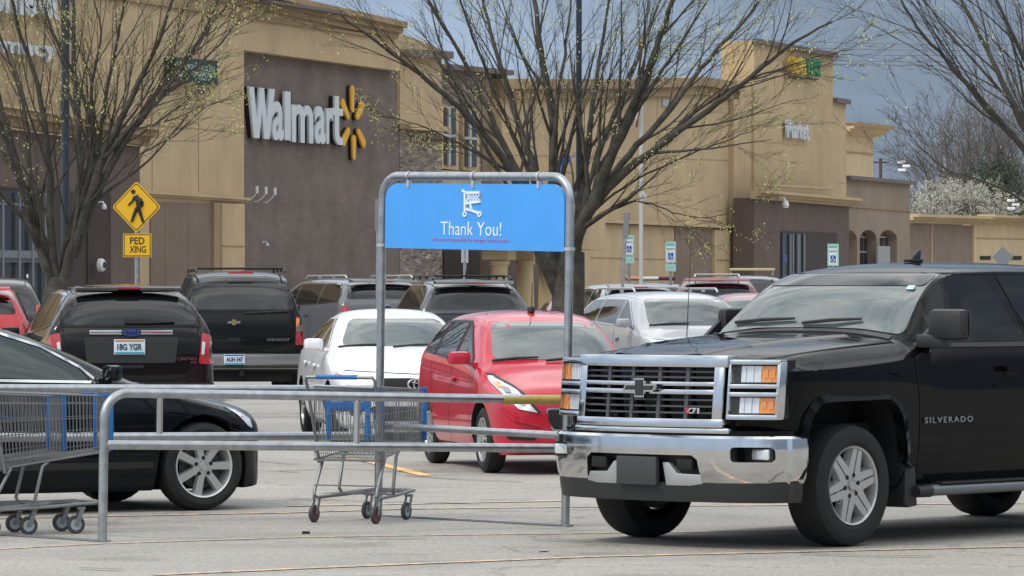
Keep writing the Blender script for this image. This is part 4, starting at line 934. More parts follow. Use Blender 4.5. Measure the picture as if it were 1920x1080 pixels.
M_g8 = col('midnight_paint', (.035, .042, .055), 1, .4); P = suvP(1.86, .96, 1.26, rglass=[(-.76, 1.36), (.76, 1.36), (.64, 1.73), (-.64, 1.73)]); h = -10.5; lo = origin(893, 73, (-3.6, 0), h)
s8, bv, _ = car('crossover', 'dark blue-grey crossover with roof rack bars behind the white sedan and red hatchback', 'car', lo, h, P, M_g8, True)
pane_frames(s8, bv, P, M_chrome, .014); roof_rails(s8, -1.2, -3.2, .64, 1.87, M_black, (-1.6, -2.7)); tails(s8, bv, P, .95, 1.28, .18); rear_extras(s8, bv, P)
o = MB().tube([(0, 0, 0), (-.03, 0, .17)], [.014, .004], 6).build('aerial', M_black, s8); o.location = (-3.2, .10, 1.85)
decal(bv, 'tailgate_gap', s8, M_seam, strokes([(-.76, 1.28), (.76, 1.28)], .014), 'B', off=.004, skirt=0)
M_m9 = col('maroon_paint', (.22, .015, .035), 1, .4)
P = dict(fo=.92, wb=2.70, ro=1.05, w=.90, H=1.50, zb=.20, h0=.80, h1=1.0, cx=-.4, hx=-1.3, rx=-2.5, bx=-3.2, b0=.95, b1=1.04, wr=.57, r=.33, deck=1.10); P['side'] = swin(P, (-1.5, -2.4))
h = -4; lo = origin(1092, 92, (-3.7, 0), h); s9, bv, _ = car('sedan', 'maroon sedan with rear wing, seen from behind by the middle tree trunk', 'car', lo, h, P, M_m9); tails(s9, bv, P, .80, .98, .25)
mb = MB(); mb.box(-3.72, -3.50, -.66, .66, 1.20, 1.235); mb.box(-3.66, -3.56, -.6, -.55, 1.05, 1.21); mb.box(-3.66, -3.56, .55, .6, 1.05, 1.21); mb.build('rear_wing', M_m9, s9, bevel=.01)
M_g10 = col('silver_grey_paint', (.30, .31, .33), .8, .4); P = suvP(1.80, .94, 1.22, rglass=[(-.76, 1.42), (.76, 1.42), (.64, 1.70), (-.64, 1.70)]); h = -12; lo = origin(1205, 88, (-3.6, 0), h)
s10, bv, _ = car('suv', 'silver grey utility vehicle half hidden behind the silver crossover, dark rear window', 'car', lo, h, P, M_g10, True); tails(s10, bv, P, 1.0, 1.35); rear_extras(s10, bv, P)
M_g11 = col('bright_silver_paint', (.40, .41, .44), .9, .4); P = suvP(1.66, .92, 1.10, wsm=M_glassL, cx=-.30, hx=-1.05); h = 164; lo = origin(1303, 65, (-.35, 0), h)
s11, bv, _ = car('crossover', 'bright silver crossover facing the camera beside the truck bonnet', 'car', lo, h, P, M_g11, True, ws=wheel_set('g0.35', .35, .21, .24, 10, .05, .035))
pane_frames(s11, bv, P, M_chrome, .02); roof_rails(s11, -1.2, -3.1, .63, 1.67, mat('pale_rail', (0, 0, 0))); wiper(s11, bv, -.7, -.1, 1.16)
for s in (1, -1): decal(bv, 'headlight', s11, M_lens, rnd_poly([(s*.86, 1.0), (s*.5, .92), (s*.52, .82), (s*.84, .86)], .03), 'F', off=.01)
M_k12 = col('dark_navy_paint', (.02, .022, .03), 1, .3); P = suvP(1.84, .95, 1.22); h = -3; lo = origin(1232, 101, (-3.6, 0), h)
s12, bv, _ = car('patrol_suv', 'dark vehicle with a coloured light bar on its roof, only its roof showing', 'patrol car', lo, h, P, M_k12, True)
mb = MB(); mb.box(-1.9, -1.65, -.56, .56, 1.87, 1.955); lb = mb.build('light_bar', M_black, s12, bevel=.02)
for y0, y1, m in ((-.55, -.2, mat('bar_red', (.16, .03, .04), .2)), (-.18, .18, mat('bar_clear', (.75, .74, .66), .2)), (.2, .55, mat('bar_amber', (.7, .35, .15), .2))): MB().box(-1.91, -1.64, y0, y1, 1.895, 1.960).build('light_lens', m, lb, bevel=.01)
M_m13 = col('dark_red_paint', (.17, .02, .035), 1, .4); P = suvP(1.93, .99, 1.30, wb=3.2, rx=-4.0, bx=-4.25, r=.38); P['side'] = swin(P, (-1.5, -2.8)); h = 2; lo = origin(1345, 92, (-4.3, 0), h)
s13, bv, _ = car('large_suv', 'dark red utility vehicle with a pale roof rack, mostly hidden behind the silver crossover', 'car', lo, h, P, M_m13, True); roof_rails(s13, -1.5, -3.9, .45, 1.95, mat('pale_rail', (0, 0, 0)), (-2.0, -3.7)); tails(s13, bv, P, 1.0, 1.4); rear_extras(s13, bv, P)
P = suvP(1.62, .88, 1.08, wsm=M_glassL); h = 176; lo = origin(1428, 84, (-.5, 0), h)
s14, bv, _ = car('small_crossover', 'small red car facing the camera just left of the truck windscreen', 'car', lo, h, P, M_m9, True)
for s in (1, -1): decal(bv, 'headlight', s14, M_lens, rnd_poly([(s*.82, 1.0), (s*.5, .92), (s*.52, .82), (s*.80, .86)], .03), 'F', off=.01)
P = suvP(2.0, .92, 1.30, hx=-.75, crease=.7, zb=.4, r=.40); h = 178; lo = origin(1413, 104, (-.5, 0), h)
s15, bv, _ = car('off_roader', 'black boxy off-roader with a pale roof light rack behind the small red car', 'car', lo, h, P, M_k12, True)
mb = MB(); mb.box(-1.0, -.8, -.52, .52, 2.10, 2.155); mb.box(-.95, -.9, -.50, -.46, 1.98, 2.12); mb.box(-.95, -.9, .46, .50, 1.98, 2.12); mb.build('light_rack', mat('pale_gold', (.62, .52, .30), .35, .3), s15, bevel=.01)
M_r16 = col('signal_red_paint', (.48, .02, .03), 1, .4); P = suvP(1.76, .93, 1.12, rglass=[(-.72, 1.34), (.72, 1.34), (.60, 1.62), (-.60, 1.62)]); h = -5; lo = origin(-68, 62, (-3.6, 0), h)
s16, bv, _ = car('suv', 'bright red utility vehicle cut off by the left edge, rear window showing', 'car', lo, h, P, M_r16, True); tails(s16, bv, P, 1.0, 1.25); rear_extras(s16, bv, P)
P = suvP(1.90, .95, 1.22); h = -6; lo = origin(-15, 80, (-3.6, 0), h)
s17, bv, _ = car('suv', 'black vehicle with pale roof edge behind the red one at the left edge', 'car', lo, h, P, M_k12, True); tails(s17, bv, P, 1.0, 1.4); roof_rails(s17, -1.2, -3.2, .62, 1.91, mat('pale_rail', (0, 0, 0)))
# ================================================================ the store
PHI = math.atan(2900/FPX); BH = Vector((math.sin(PHI), math.cos(PHI), 0)); BN = Vector((math.cos(PHI), -math.sin(PHI), 0))
BO = Vector(((457-960)/FPX*120, 120, 0)); BRZ = math.atan2(BH.y, BH.x)
def bz(px, py, n=0.0):
    """photo pixel -> (distance along the facade, height) on the facade plane n metres proud"""
    r = Vector(((px-960)/FPX, 1, -(py-540)/FPX)); q = BO+BN*n-Vector((0, 0, CAMZ)); t = BN.dot(q)/BN.dot(r)
    p = Vector((0, 0, CAMZ))+r*t-BO; return (p.dot(BH), p.z)
store = empty('store_building', BO, BRZ); tag(store, 'long tan and brown retail store with big white wall lettering, filling the background', 'store')
def stucco(name, c, s=.07):
    m = mat(name, c, .92, bump=.25, bscale=30, spec=.2); t = m.node_tree; L = t.links.new; b = t.nodes['Principled BSDF']
    co = t.nodes.new('ShaderNodeTexCoord'); v = t.nodes.new('ShaderNodeVectorMath'); v.operation = 'SCALE'; v.inputs[0].default_value = c; prev = None
    for sc, lo, hi_, msc in ((1.1, 1-s, 1+s, (1, 1, 1)), (2.2, .97, 1.02, (1.2, 1.2, .25)), (.25, .93, 1.06, (1, 1, 1))):   # patches, rain streaks, repainted areas
        mp = t.nodes.new('ShaderNodeMapping'); mp.inputs['Scale'].default_value = msc; L(co.outputs['Object'], mp.inputs[0])
        n = t.nodes.new('ShaderNodeTexNoise'); n.inputs['Scale'].default_value = sc; n.inputs['Detail'].default_value = 7; L(mp.outputs[0], n.inputs['Vector'])
        r = t.nodes.new('ShaderNodeMapRange'); r.inputs[1].default_value = .32; r.inputs[2].default_value = .66; r.inputs[3].default_value = lo; r.inputs[4].default_value = hi_; L(n.outputs['Fac'], r.inputs[0])
        if prev is None: prev = r.outputs[0]
        else: q = t.nodes.new('ShaderNodeMath'); q.operation = 'MULTIPLY'; L(prev, q.inputs[0]); L(r.outputs[0], q.inputs[1]); prev = q.outputs[0]
    L(prev, v.inputs['Scale']); L(v.outputs[0], b.inputs['Base Color']); return m
T_tan = stucco('tan_stucco', (.51, .385, .235)); T_lt = stucco('sunlit_cream_stucco', (.62, .48, .29)); T_dk = stucco('cornice_tan', (.36, .255, .155)); T_br = stucco('brown_stucco', (.155, .118, .100))  # cream is the tan lightened: sunlight on the far walls put into colour
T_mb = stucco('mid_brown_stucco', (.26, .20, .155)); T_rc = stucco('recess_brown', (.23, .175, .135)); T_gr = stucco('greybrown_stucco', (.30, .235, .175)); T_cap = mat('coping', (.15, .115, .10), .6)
def brickmat():
    m = bpy.data.materials.new('dark_block'); m.use_nodes = True; t = m.node_tree; L = t.links.new; b = t.nodes['Principled BSDF']; b.inputs['Roughness'].default_value = .9
    co = t.nodes.new('ShaderNodeTexCoord'); mp = t.nodes.new('ShaderNodeMapping'); mp.inputs['Rotation'].default_value = (R(90), 0, 0); L(co.outputs['Object'], mp.inputs[0])
    k = t.nodes.new('ShaderNodeTexBrick'); L(mp.outputs[0], k.inputs[0]); k.inputs['Scale'].default_value = 1; k.inputs['Brick Width'].default_value = .40; k.inputs['Row Height'].default_value = .10
    k.inputs['Mortar Size'].default_value = .008; k.inputs['Color1'].default_value = (.160, .124, .106, 1); k.inputs['Color2'].default_value = (.186, .144, .123, 1); k.inputs['Mortar'].default_value = (.150, .117, .100, 1)
    n = t.nodes.new('ShaderNodeTexNoise'); n.inputs['Scale'].default_value = .8; n.inputs['Detail'].default_value = 8; L(co.outputs['Object'], n.inputs[0])
    r = t.nodes.new('ShaderNodeMapRange'); r.inputs[1].default_value = .3; r.inputs[2].default_value = .7; r.inputs[3].default_value = .80; r.inputs[4].default_value = 1.2; L(n.outputs['Fac'], r.inputs[0])
    v = t.nodes.new('ShaderNodeVectorMath'); v.operation = 'SCALE'; L(k.outputs[0], v.inputs[0]); L(r.outputs[0], v.inputs['Scale']); L(v.outputs[0], b.inputs['Base Color']); return m
def stonemat():
    m = bpy.data.materials.new('ledge_stone'); m.use_nodes = True; t = m.node_tree; L = t.links.new; b = t.nodes['Principled BSDF']; b.inputs['Roughness'].default_value = .9
    co = t.nodes.new('ShaderNodeTexCoord'); mp = t.nodes.new('ShaderNodeMapping'); mp.inputs['Scale'].default_value = (1.1, 1, 5.0); L(co.outputs['Object'], mp.inputs[0])
    v = t.nodes.new('ShaderNodeTexVoronoi'); v.inputs['Scale'].default_value = 3.2; v.inputs['Randomness'].default_value = .9; L(mp.outputs[0], v.inputs[0])
    c = t.nodes.new('ShaderNodeSeparateColor'); L(v.outputs['Color'], c.inputs[0]); cr = t.nodes.new('ShaderNodeValToRGB'); e = cr.color_ramp.elements
    e[0].position = 0; e[0].color = (.10, .085, .08, 1); e[1].position = 1; e[1].color = (.46, .37, .29, 1)
    for p_, q in ((.3, (.20, .155, .125, 1)), (.6, (.30, .235, .18, 1)), (.8, (.17, .15, .145, 1))): x = e.new(p_); x.color = q
    L(c.outputs[0], cr.inputs[0]); L(cr.outputs[0], b.inputs['Base Color'])
    u = t.nodes.new('ShaderNodeBump'); u.inputs['Strength'].default_value = .8; u.inputs['Distance'].default_value = .05; L(c.outputs[1], u.inputs['Height']); L(u.outputs[0], b.inputs['Normal']); return m
M_brick, M_stone = brickmat(), stonemat()
def wallp(name, pts, n, m, th=.4, parent=None, raw=False, smooth=False, bevel=0):
    """wall with a photo-measured outline on plane n, th metres thick, running down to the ground where y >= 900"""
    P = []
    for q in pts:
        if q[1] >= 900: P.append((bz(q[0], 540, n)[0], 0.0))
        else: P.append(bz(q[0], q[1], n))
    mb = MB(); mb.prism([(u, -n, z) for u, z in P], (0, 0, 0), (0, th, 0)); return mb.build(name, m, parent or store, smooth=False, bevel=bevel)
def strip(name, a, b, n, out_, h, m, parent=None, steps=1, extra=0):
    """ledge or cornice from pixel a to b (its top edge), projecting out_ and h pixels deep"""
    mb = MB(); (u0, z0), (u1, z1) = bz(a[0], a[1], n), bz(b[0], b[1], n); hh = z0-bz(a[0], a[1]+h, n)[1]
    for k in range(steps):
        o = out_*(1-k/steps); t = hh/steps
        mb.prism([(u0-extra, 0, z0-k*t), (u1+extra, 0, z1-k*t), (u1+extra, 0, z1-(k+1)*t), (u0-extra, 0, z0-(k+1)*t)], (0, -n-o, 0), (0, -n+.05, 0))
    return mb.build(name, m, parent or store, smooth=False)
# ---- main block
wallp('block_panel', [(455, 90), (756, 90), (756, 900), (455, 900)], 0, M_brick, .3)
wallp('wall', [(-330, -190), (457.5, -14), (457.5, 900), (-330, 900)], .30, T_tan, .9)
wallp('wall', [(457.6, -5), (600, 19), (740, 44), (750, 52), (750, 133), (457.6, 94)], .30, T_tan, .9)
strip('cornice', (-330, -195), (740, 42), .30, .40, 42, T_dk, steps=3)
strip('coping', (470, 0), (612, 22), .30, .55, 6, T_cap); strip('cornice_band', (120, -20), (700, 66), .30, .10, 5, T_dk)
wallp('wall', [(750, 62), (800, 80), (828, 94), (828, 238), (750, 232)], .10, T_tan, 3.0)
strip('coping', (750, 92), (830, 97), .1, .35, 14, T_cap); strip('ledge', (752, 232), (829, 238), .1, .30, 10, T_tan)
wallp('stone_wall', [(750, 240), (829, 246), (829, 900), (750, 900)], .02, M_stone, 1.5)
# ---- stone tower with two windows
tw = wallp('stone_tower', [(826, 122), (942, 134), (942, 900), (826, 900)], -1.6, M_stone, 2.0)
strip('coping', (822, 120), (945, 132), -1.6, .35, 10, T_cap)
wallp('wall', [(905, 150), (941, 153), (941, 900), (905, 900)], -1.55, T_mb, .3)
for x0, x1, y0, y1 in ((832, 858, 202, 316), (871, 897, 207, 319)):
    f = wallp('window', [(x0-2, y0-4), (x1+2, y0-2), (x1+2, y1+3), (x0-2, y1)], -1.50, T_tan, .4)
    w = (x1-x0); wallp('pane', [(x0+2, y0), (x1-3, y0+1), (x1-3, y1-6), (x0+2, y1-7)], -1.46, mat('dark_pane', (.03, .035, .04), .08), .3, f)
    mb = MB(); um, _ = bz(x0+w*.46, y0, -1.4); _, za = bz(x0+w*.46, y0, -1.4); _, zb2 = bz(x0+w*.46, y1-6, -1.4); mb.box(um-.07, um+.07, 1.40, 1.5, zb2, za)
    ua, zc = bz(x0+2, y0+52, -1.4); ub, _ = bz(x1-3, y0+52, -1.4); mb.box(ua, ub, 1.395, 1.5, zc-.03, zc+.05); mb.build('window_bars', mat('pale_frame', (.5, .5, .5), .5), f, smooth=False)
wallp('sill_panel', [(828, 319), (903, 323), (903, 350), (828, 346)], -1.45, T_tan, .3)
# ---- middle tan wall
wallp('wall', [(941, 150), (1180, 151), (1262, 148), (1300, 146), (1376, 158), (1376, 900), (941, 900)], -1.2, T_tan, 1.0)
mb = MB(); pts = [(941, 148), (1180, 149), (1262, 146), (1300, 144), (1378, 156)]; U = [bz(*q, -1.2) for q in pts]
for (u0, z0), (u1, z1) in zip(U, U[1:]): mb.prism([(u0, 0, z0), (u1, 0, z1), (u1, 0, z1-.32), (u0, 0, z0-.32)], (0, .8, 0), (0, 1.6, 0)); mb.prism([(u0, 0, z0-.33), (u1, 0, z1-.33), (u1, 0, z1-.62), (u0, 0, z0-.62)], (0, 1.0, 0), (0, 1.6, 0))
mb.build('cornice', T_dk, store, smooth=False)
strip('ledge', (1040, 407), (1412, 424), -1.2, .22, 7, T_tan); strip('ledge_shadow_strip', (1040, 415), (1412, 432), -1.2, .06, 2, T_dk)  # second strip is a dark band painting the shadow under the ledge
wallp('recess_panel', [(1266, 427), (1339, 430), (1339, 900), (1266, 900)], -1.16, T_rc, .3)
wallp('pilaster', [(1340, 431), (1372, 432), (1372, 900), (1340, 900)], -1.05, T_tan, .4)
wallp('pilaster', [(1376, 150), (1414, 155), (1414, 900), (1376, 900)], -1.0, T_tan, .6)
for a, b in (((1107, 482), (1262, 486)), ((1343, 486), (1370, 487)), ((1380, 437), (1413, 438))): strip('joint', a, b, -1.2 if a[0] < 1300 else -1.04, .02 if a[0] < 1370 else .06, 1.5, T_dk)
mb = MB(); u, z = bz(1180, 485, -1.2); mb.box(u-.02, u+.02, 1.18, 1.25, 0, z+1.6); mb.build('joint', T_dk, store, smooth=False)
wallp('wall_grille', [(1243, 185), (1262, 187), (1262, 201), (1243, 199)], -1.14, mat('grey_louvre', (.42, .42, .42), .5), .2)
# ---- colonnaded entrance under the sign
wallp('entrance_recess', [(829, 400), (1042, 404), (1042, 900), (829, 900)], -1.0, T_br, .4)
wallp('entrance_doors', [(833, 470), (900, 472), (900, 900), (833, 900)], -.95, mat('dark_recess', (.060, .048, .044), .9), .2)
strip('canopy', (880, 380), (1045, 392), .6, 1.6, 82, T_tan)
for px, w in ((936, 20), (985, 19), (1026, 20)):
    mb = MB(); n = 1.2; u, z = bz(px, 480, n); s = w/72.; z1 = bz(px, 470, n)[1]
    mb.lathe([(0, s*1.15), (z1-.55, s*.90), (z1-.45, s*.92), (z1-.42, s*1.12), (z1-.30, s*1.15), (z1-.28, .001)], 20, Matrix.Translation((u, -n, 0)) @ Matrix.Rotation(R(90), 4, 'X'))
    for v in mb.v: pass
    mb.box(u-s*1.45, u+s*1.45, -n-s*1.45, -n+s*1.45, z1-.27, z1+.02); mb.build('column', T_lt, store, sharp=30)
for x_ in (940+62, 1120, 1232):
    u, z = bz(x_, 412, -1.2); u2, z2 = bz(x_, 170, -1.2); MB().box(u-.012, u+.012, 1.185, 1.25, z, z2).build('joint', T_dk, store, smooth=False)
for x_ in (285, 372): u, z = bz(x_, 360, .3); u2, z2 = bz(x_, 40, .3); MB().box(u-.012, u+.012, -.312, -.2, z, z2).build('joint', T_dk, store, smooth=False)
strip('joint', (264, 232), (456, 248), .30, .012, 1.2, T_dk); strip('joint', (945, 290), (1372, 300), -1.2, .012, 1.2, T_dk)
# ---- left vestibule
wallp('vestibule', [(-330, 196), (262, 275), (262, 900), (-330, 900)], 2.2, T_br, 1.9)
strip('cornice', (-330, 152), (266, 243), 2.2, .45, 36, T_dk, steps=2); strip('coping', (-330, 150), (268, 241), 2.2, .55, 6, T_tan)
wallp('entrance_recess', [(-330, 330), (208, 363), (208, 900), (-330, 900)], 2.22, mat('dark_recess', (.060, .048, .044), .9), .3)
wallp('pier', [(165, 365), (208, 368), (208, 900), (165, 900)], 2.26, stucco('dark_brown_stucco', (.075, .058, .052)), .2)
gl = wallp('storefront', [(-330, 345), (84, 360), (84, 900), (-330, 900)], 2.30, mat('dark_pane', (0, 0, 0)), .15)
mb = MB()
for px in (2, 33, 58, 82): u, z = bz(px, 362, 2.34); mb.box(u-.05, u+.05, -2.40, -2.3, 0, z)
for py, t in ((366, .05), (463, .25), (478, .10)): u0, z = bz(-330, py, 2.34); u1, z1 = bz(84, py+3, 2.34); mb.prism([(u0, 0, z+.0), (u1, 0, z), (u1, 0, z-t), (u0, 0, z-t)], (0, -2.385, 0), (0, -2.3, 0))
mb.build('storefront_frame', mat('brushed_frame', (.22, .235, .25), .45, .4), gl, smooth=False)
strip('ledge', (262, 358), (459, 371), .30, .16, 9, T_tan, steps=2); wallp('recess_panel', [(283, 378), (400, 382), (400, 900), (283, 900)], .34, T_rc, .3)
for px in (313, 357): u, z = bz(px, 380, .38); MB().box(u-.015, u+.015, -.36, -.2, 0, z).build('joint', T_dk, store, smooth=False)
wallp('pilaster', [(402, 380), (417, 381), (417, 900), (402, 900)], .42, T_dk, .4); wallp('pilaster', [(417, 381), (459, 383), (459, 900), (417, 900)], .46, T_tan, .5)
strip('joint', (417, 460), (459, 461), .46, .02, 1.5, T_dk)
# ---- right entrance block
tower = [(1414, 72), (1414, 60)]
wallp('tower_wall', [(1414, 76), (1562, 102), (1562, 340), (1587, 345), (1587, 900), (1414, 900)], -.9, T_tan, 1.3)
wallp('tower_wall', [(1562, 190), (1586.5, 194), (1586.5, 344), (1562, 340)], -.92, T_tan, 2.5)
pass
strip('coping', (1412, 72), (1564, 99), -.9, .18, 9, T_cap); strip('coping', (1562, 183), (1588, 187), -.9, .18, 9, T_cap)
strip('ledge', (1412, 343), (1560, 352), -.3, .25, 5, T_tan); strip('cornice', (1410, 356), (1597, 372), -.1, .45, 17, T_tan, steps=3)
wallp('vestibule', [(1414, 371), (1592, 385), (1592, 900), (1414, 900)], -.1, T_br, .8)
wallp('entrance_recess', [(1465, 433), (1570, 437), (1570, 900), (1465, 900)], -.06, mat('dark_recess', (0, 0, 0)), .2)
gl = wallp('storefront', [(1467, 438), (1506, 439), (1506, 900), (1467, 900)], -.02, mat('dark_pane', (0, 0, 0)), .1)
mb = MB()
for px in (1481, 1486, 1495, 1498, 1507): u, z = bz(px, 439, .02); mb.box(u-.09, u+.09, -.06, .0, 0, z)
mb.build('storefront_frame', mat('brushed_frame', (0, 0, 0)), gl, smooth=False)
wallp('window_poster', [(1468, 477), (1476, 477), (1476, 492), (1468, 492)], .01, mat('poster_blue', (.06, .09, .22), .5), .05, gl)
# cream block, sunlight put into its colour, and arcade on the far side
wallp('sunlit_cream_wall', [(1560, 234), (1637, 241), (1637, 900), (1560, 900)], -6, T_lt, 3)
strip('cornice', (1580, 231), (1645, 239), -6, .7, 20, T_lt, steps=4); strip('coping', (1580, 229), (1647, 237), -6, .8, 7, T_dk); strip('joint', (1580, 283), (1637, 288), -6, .06, 2, T_dk)
A0 = [(1587, 331), (1707, 341), (1707, 900)]; n = -1.3
def archpx(x0, x1, yb, yt): c = (x0+x1)/2; return [(x0, 900), (x0, yb)]+[(c-(x1-x0)/2*math.cos(a), yb-(yb-yt)*math.sin(a)) for a in [i*math.pi/10 for i in range(1, 10)]]+[(x1, yb), (x1, 900)]
outl = [(1586.5, 331), (1706, 342), (1706, 900)]
for x0, x1 in ((1648, 1682), (1612, 1644), (1575, 1607)): outl += archpx(x0, x1, 450, 431)[::-1]
outl += [(1586.5 if False else 1572, 900), (1572, 331)]
P = []
for q in outl: P.append((bz(q[0], 540, n)[0], 0.0) if q[1] >= 900 else bz(q[0], q[1], n))
bm = bmesh.new(); vs = [bm.verts.new((u, -n, z)) for u, z in P]; f = bm.faces.new(vs); ex = bmesh.ops.extrude_face_region(bm, geom=[f])['geom']
for v in ex:
    if isinstance(v, bmesh.types.BMVert): v.co.y += .42
bmesh.ops.triangulate(bm, faces=[x for x in bm.faces if len(x.verts) > 4]); bmesh.ops.recalc_face_normals(bm, faces=bm.faces[:])
me = bpy.data.meshes.new('arcade_wall'); bm.to_mesh(me); bm.free(); me.materials.append(T_gr); link(bpy.data.objects.new('arcade_wall', me), store)
wallp('arcade_back', [(1572, 400), (1706, 404), (1706, 900), (1572, 900)], -1.78, T_mb, .3)
strip('coping', (1585, 329), (1708, 340), n, .25, 7, T_cap); strip('joint', (1590, 386), (1706, 395), n, .05, 2, T_dk)
for x0, x1 in ((1612, 1628), (1649, 1668)):
    w = wallp('window', [(x0, 443), (x1, 444), (x1, 900), (x0, 900)], -1.73, mat('pale_frame', (0, 0, 0)), .2)
    for a, b in ((.10, .45), (.55, .92)):
        for y0, y1 in ((446, 470), (474, 500)): wallp('pane', [(x0+(x1-x0)*a, y0), (x0+(x1-x0)*b, y0), (x0+(x1-x0)*b, y1), (x0+(x1-x0)*a, y1)], -1.70, mat('dark_pane', (0, 0, 0)), .1, w)
wallp('sign_board', [(1646, 461), (1669, 462), (1669, 510), (1646, 510)], -1.0, mat('grey_board', (.33, .33, .33), .6), .08)
# far low wing
wallp('low_wall', [(1690, 416), (1826, 423), (1826, 900), (1690, 900)], -8, T_mb, .6); strip('cornice', (1690, 401), (1838, 406), -8, .9, 17, T_tan, steps=3)
wallp('low_wall', [(1826, 418), (1990, 424), (1990, 900), (1826, 900)], -7.9, T_lt, .6); strip('cornice', (1834, 402), (1990, 408), -7.9, .9, 17, T_tan, steps=3)  # wing wall in the lightened tan, sunlight painted into it
strip('joint', (1829, 446), (1990, 449), -7.9, .04, 1.5, T_dk); wallp('joint_cover', [(1747, 420), (1749, 420), (1749, 900), (1747, 900)], -7.95, T_tan, .1)
for x0, x1 in ((1839, 1858), (1896, 1916)): wallp('vent_slot', [(x0, 480), (x1, 480), (x1, 487), (x0, 487)], -7.85, M_matt, .1)
# roof mass behind the parapets so that nothing is paper thin
mb = MB(); mb.box(-30, bz(828, 540, 0)[0]-.3, 1.4, 45, 0, bz(457, 60, 0)[1]-1); mb.box(bz(830, 540, 0)[0], bz(1412, 540, 0)[0], 4.3, 45, 0, bz(1180, 235, 0)[1]); mb.box(bz(1575, 540, 0)[0], bz(1900, 540, 0)[0], 9.2, 45, 0, bz(1700, 430, 0)[1])
mb.build('roof', T_tan, store, smooth=False)
# ---- wall signs
def wall_text(txt, p0, p1, n, m, name, bold=.02, depth=.15, side=None, group=None, label=None, cat='wall sign'):
    """p0 lower-left pixel, p1 upper-right pixel measured at the left end"""
    u0, z0 = bz(p0[0], p0[1], n); u1, _ = bz(p1[0], p1[1], n); _, z1 = bz(p0[0], p1[1], n)
    me = text_mesh(txt, u1-u0, z1-z0, depth, bold, name, m)
    if side:
        me.materials.append(side)
        for p in me.polygons:
            if abs(p.normal.y) < .5: p.material_index = 1
    return me, Vector((u0, -n, z0))
M_side = mat('sign_return', (.012, .012, .014), .6); M_face = mat('sign_face_white', (.62, .66, .68), .4); M_yel = mat('sign_face_yellow', (.80, .39, .012), .4)
def mount(me, name, loc, parent=None):
    o = link(bpy.data.objects.new(name, me), parent or store); o.location = loc; return o
def letters(txt, spots, n, m, side, depth, bold, name='letter'):
    """each letter a part of its own; spots: (char, x0, x1, ybottom, ytop)"""
    for ch, x0, x1, yb, yt in spots:
        me, loc = wall_text(ch, (x0, yb), (x1, yt), n, m, name, bold, depth, side); o = mount(me, name, loc)
for nn, mm, dp in ((.03, M_side, .10), (.135, M_face, .07)):
    letters('Walmart', [('a', 506, 528, 262.5, 189), ('l', 529.5, 540.5, 262.5, 171), ('m', 543, 583, 266, 194.5), ('a', 586, 606.5, 269, 198), ('r', 608, 621.5, 269.5, 201.5)], nn-.02, mm, None, dp, .024)
def wpoly(y0, y1, m, nm):
    X = [460, 469.5, 474.5, 480, 490, 495.5, 499.5, 509]; (u0, z0), (u1, z1) = bz(460, 258, .1), bz(509, 162, .1); z1 = bz(460, 162, .1)[1]; W = u1-u0; H_ = z1-z0
    pl = [(0, 1), (.20, 1), (.315, .34), (.415, 1), (.585, 1), (.685, .34), (.80, 1), (1, 1), (.80, 0), (.59, 0), (.50, .56), (.41, 0), (.20, 0)]
    mb = MB(); mb.prism([(u0+a*W, 0, z0+b*H_) for a, b in pl], (0, -y1, 0), (0, -y0, 0)); return mb.build(nm, m, store, smooth=False, bevel=.012)
def tpoly(y0, y1, m, nm):
    (u0, z0), (u1, _) = bz(617.5, 271, .1), bz(637, 271, .1); z1 = bz(619, 179.5, .1)[1]; W = u1-u0; H_ = z1-z0
    pl = [(.22, 1), (.62, 1), (.62, .75), (1, .75), (1, .60), (.62, .60), (.62, .26), (.68, .18), (.80, .15), (1, .15), (1, 0), (.62, .0), (.40, .04), (.27, .12), (.22, .25), (.22, .60), (0, .60), (0, .75), (.22, .75)]
    mb = MB(); mb.prism([(u0+a*W, 0, z0+b*H_) for a, b in pl], (0, -y1, 0), (0, -y0, 0)); return mb.build(nm, m, store, smooth=False, bevel=.012)
for fn in (wpoly, tpoly): fn(.02, .13, M_side, 'letter'); fn(.131, .205, M_face, 'letter')
sc_u, sc_z = bz(664.5, 231.5, .2)
for k, (dx0, dy0, dx1, dy1) in enumerate([(0, -62, 0, -29), (3, 31, 3, 61), (-18, -36, -8.5, -14), (18, -33, 9.5, -14), (-16, 34, -7.5, 15), (21, 35, 12, 16)]):
    a = bz(664.5+dx0, 231.5+dy0+dx0*.06, .2); b = bz(664.5+dx1, 231.5+dy1+dx1*.06, .2)
    def bar(r0, y0, y1, m, nm, par):
        d = Vector((b[0]-a[0], 0, b[1]-a[1])).normalized(); s = Vector((-d.z, 0, d.x)); P = []
        A, B = Vector((a[0], 0, a[1])), Vector((b[0], 0, b[1]))
        for i in range(9): t = math.pi/2+i*math.pi/8; P.append(A+d*r0*math.cos(t)*-1*-1+s*r0*math.sin(t))
        for i in range(9): t = -math.pi/2+i*math.pi/8; P.append(B+d*r0*math.cos(t)*.8+s*r0*math.sin(t)*.72)
        mb = MB(); mb.prism(P, (0, y0, 0), (0, y1, 0)); return mb.build(nm, m, par, smooth=False, bevel=.02)
    o = bar(.15, -.09, .0, M_side, 'spark_ray', store); bar(.145, -.16, -.091, M_yel, 'ray_face', o)
letters('Market', [('M', 1472, 1483, 258, 224), ('a', 1484, 1490, 259, 234), ('r', 1491, 1495.5, 259.5, 236), ('k', 1496, 1501, 260.5, 226), ('e', 1502, 1507.5, 262, 238), ('t', 1508, 1513, 263.5, 232)], -.80, M_face, None, .10, .03)
M_sy = mat('sign_yellow', (.72, .45, .02), .4); M_sg = mat('sign_green', (.01, .26, .11), .4)
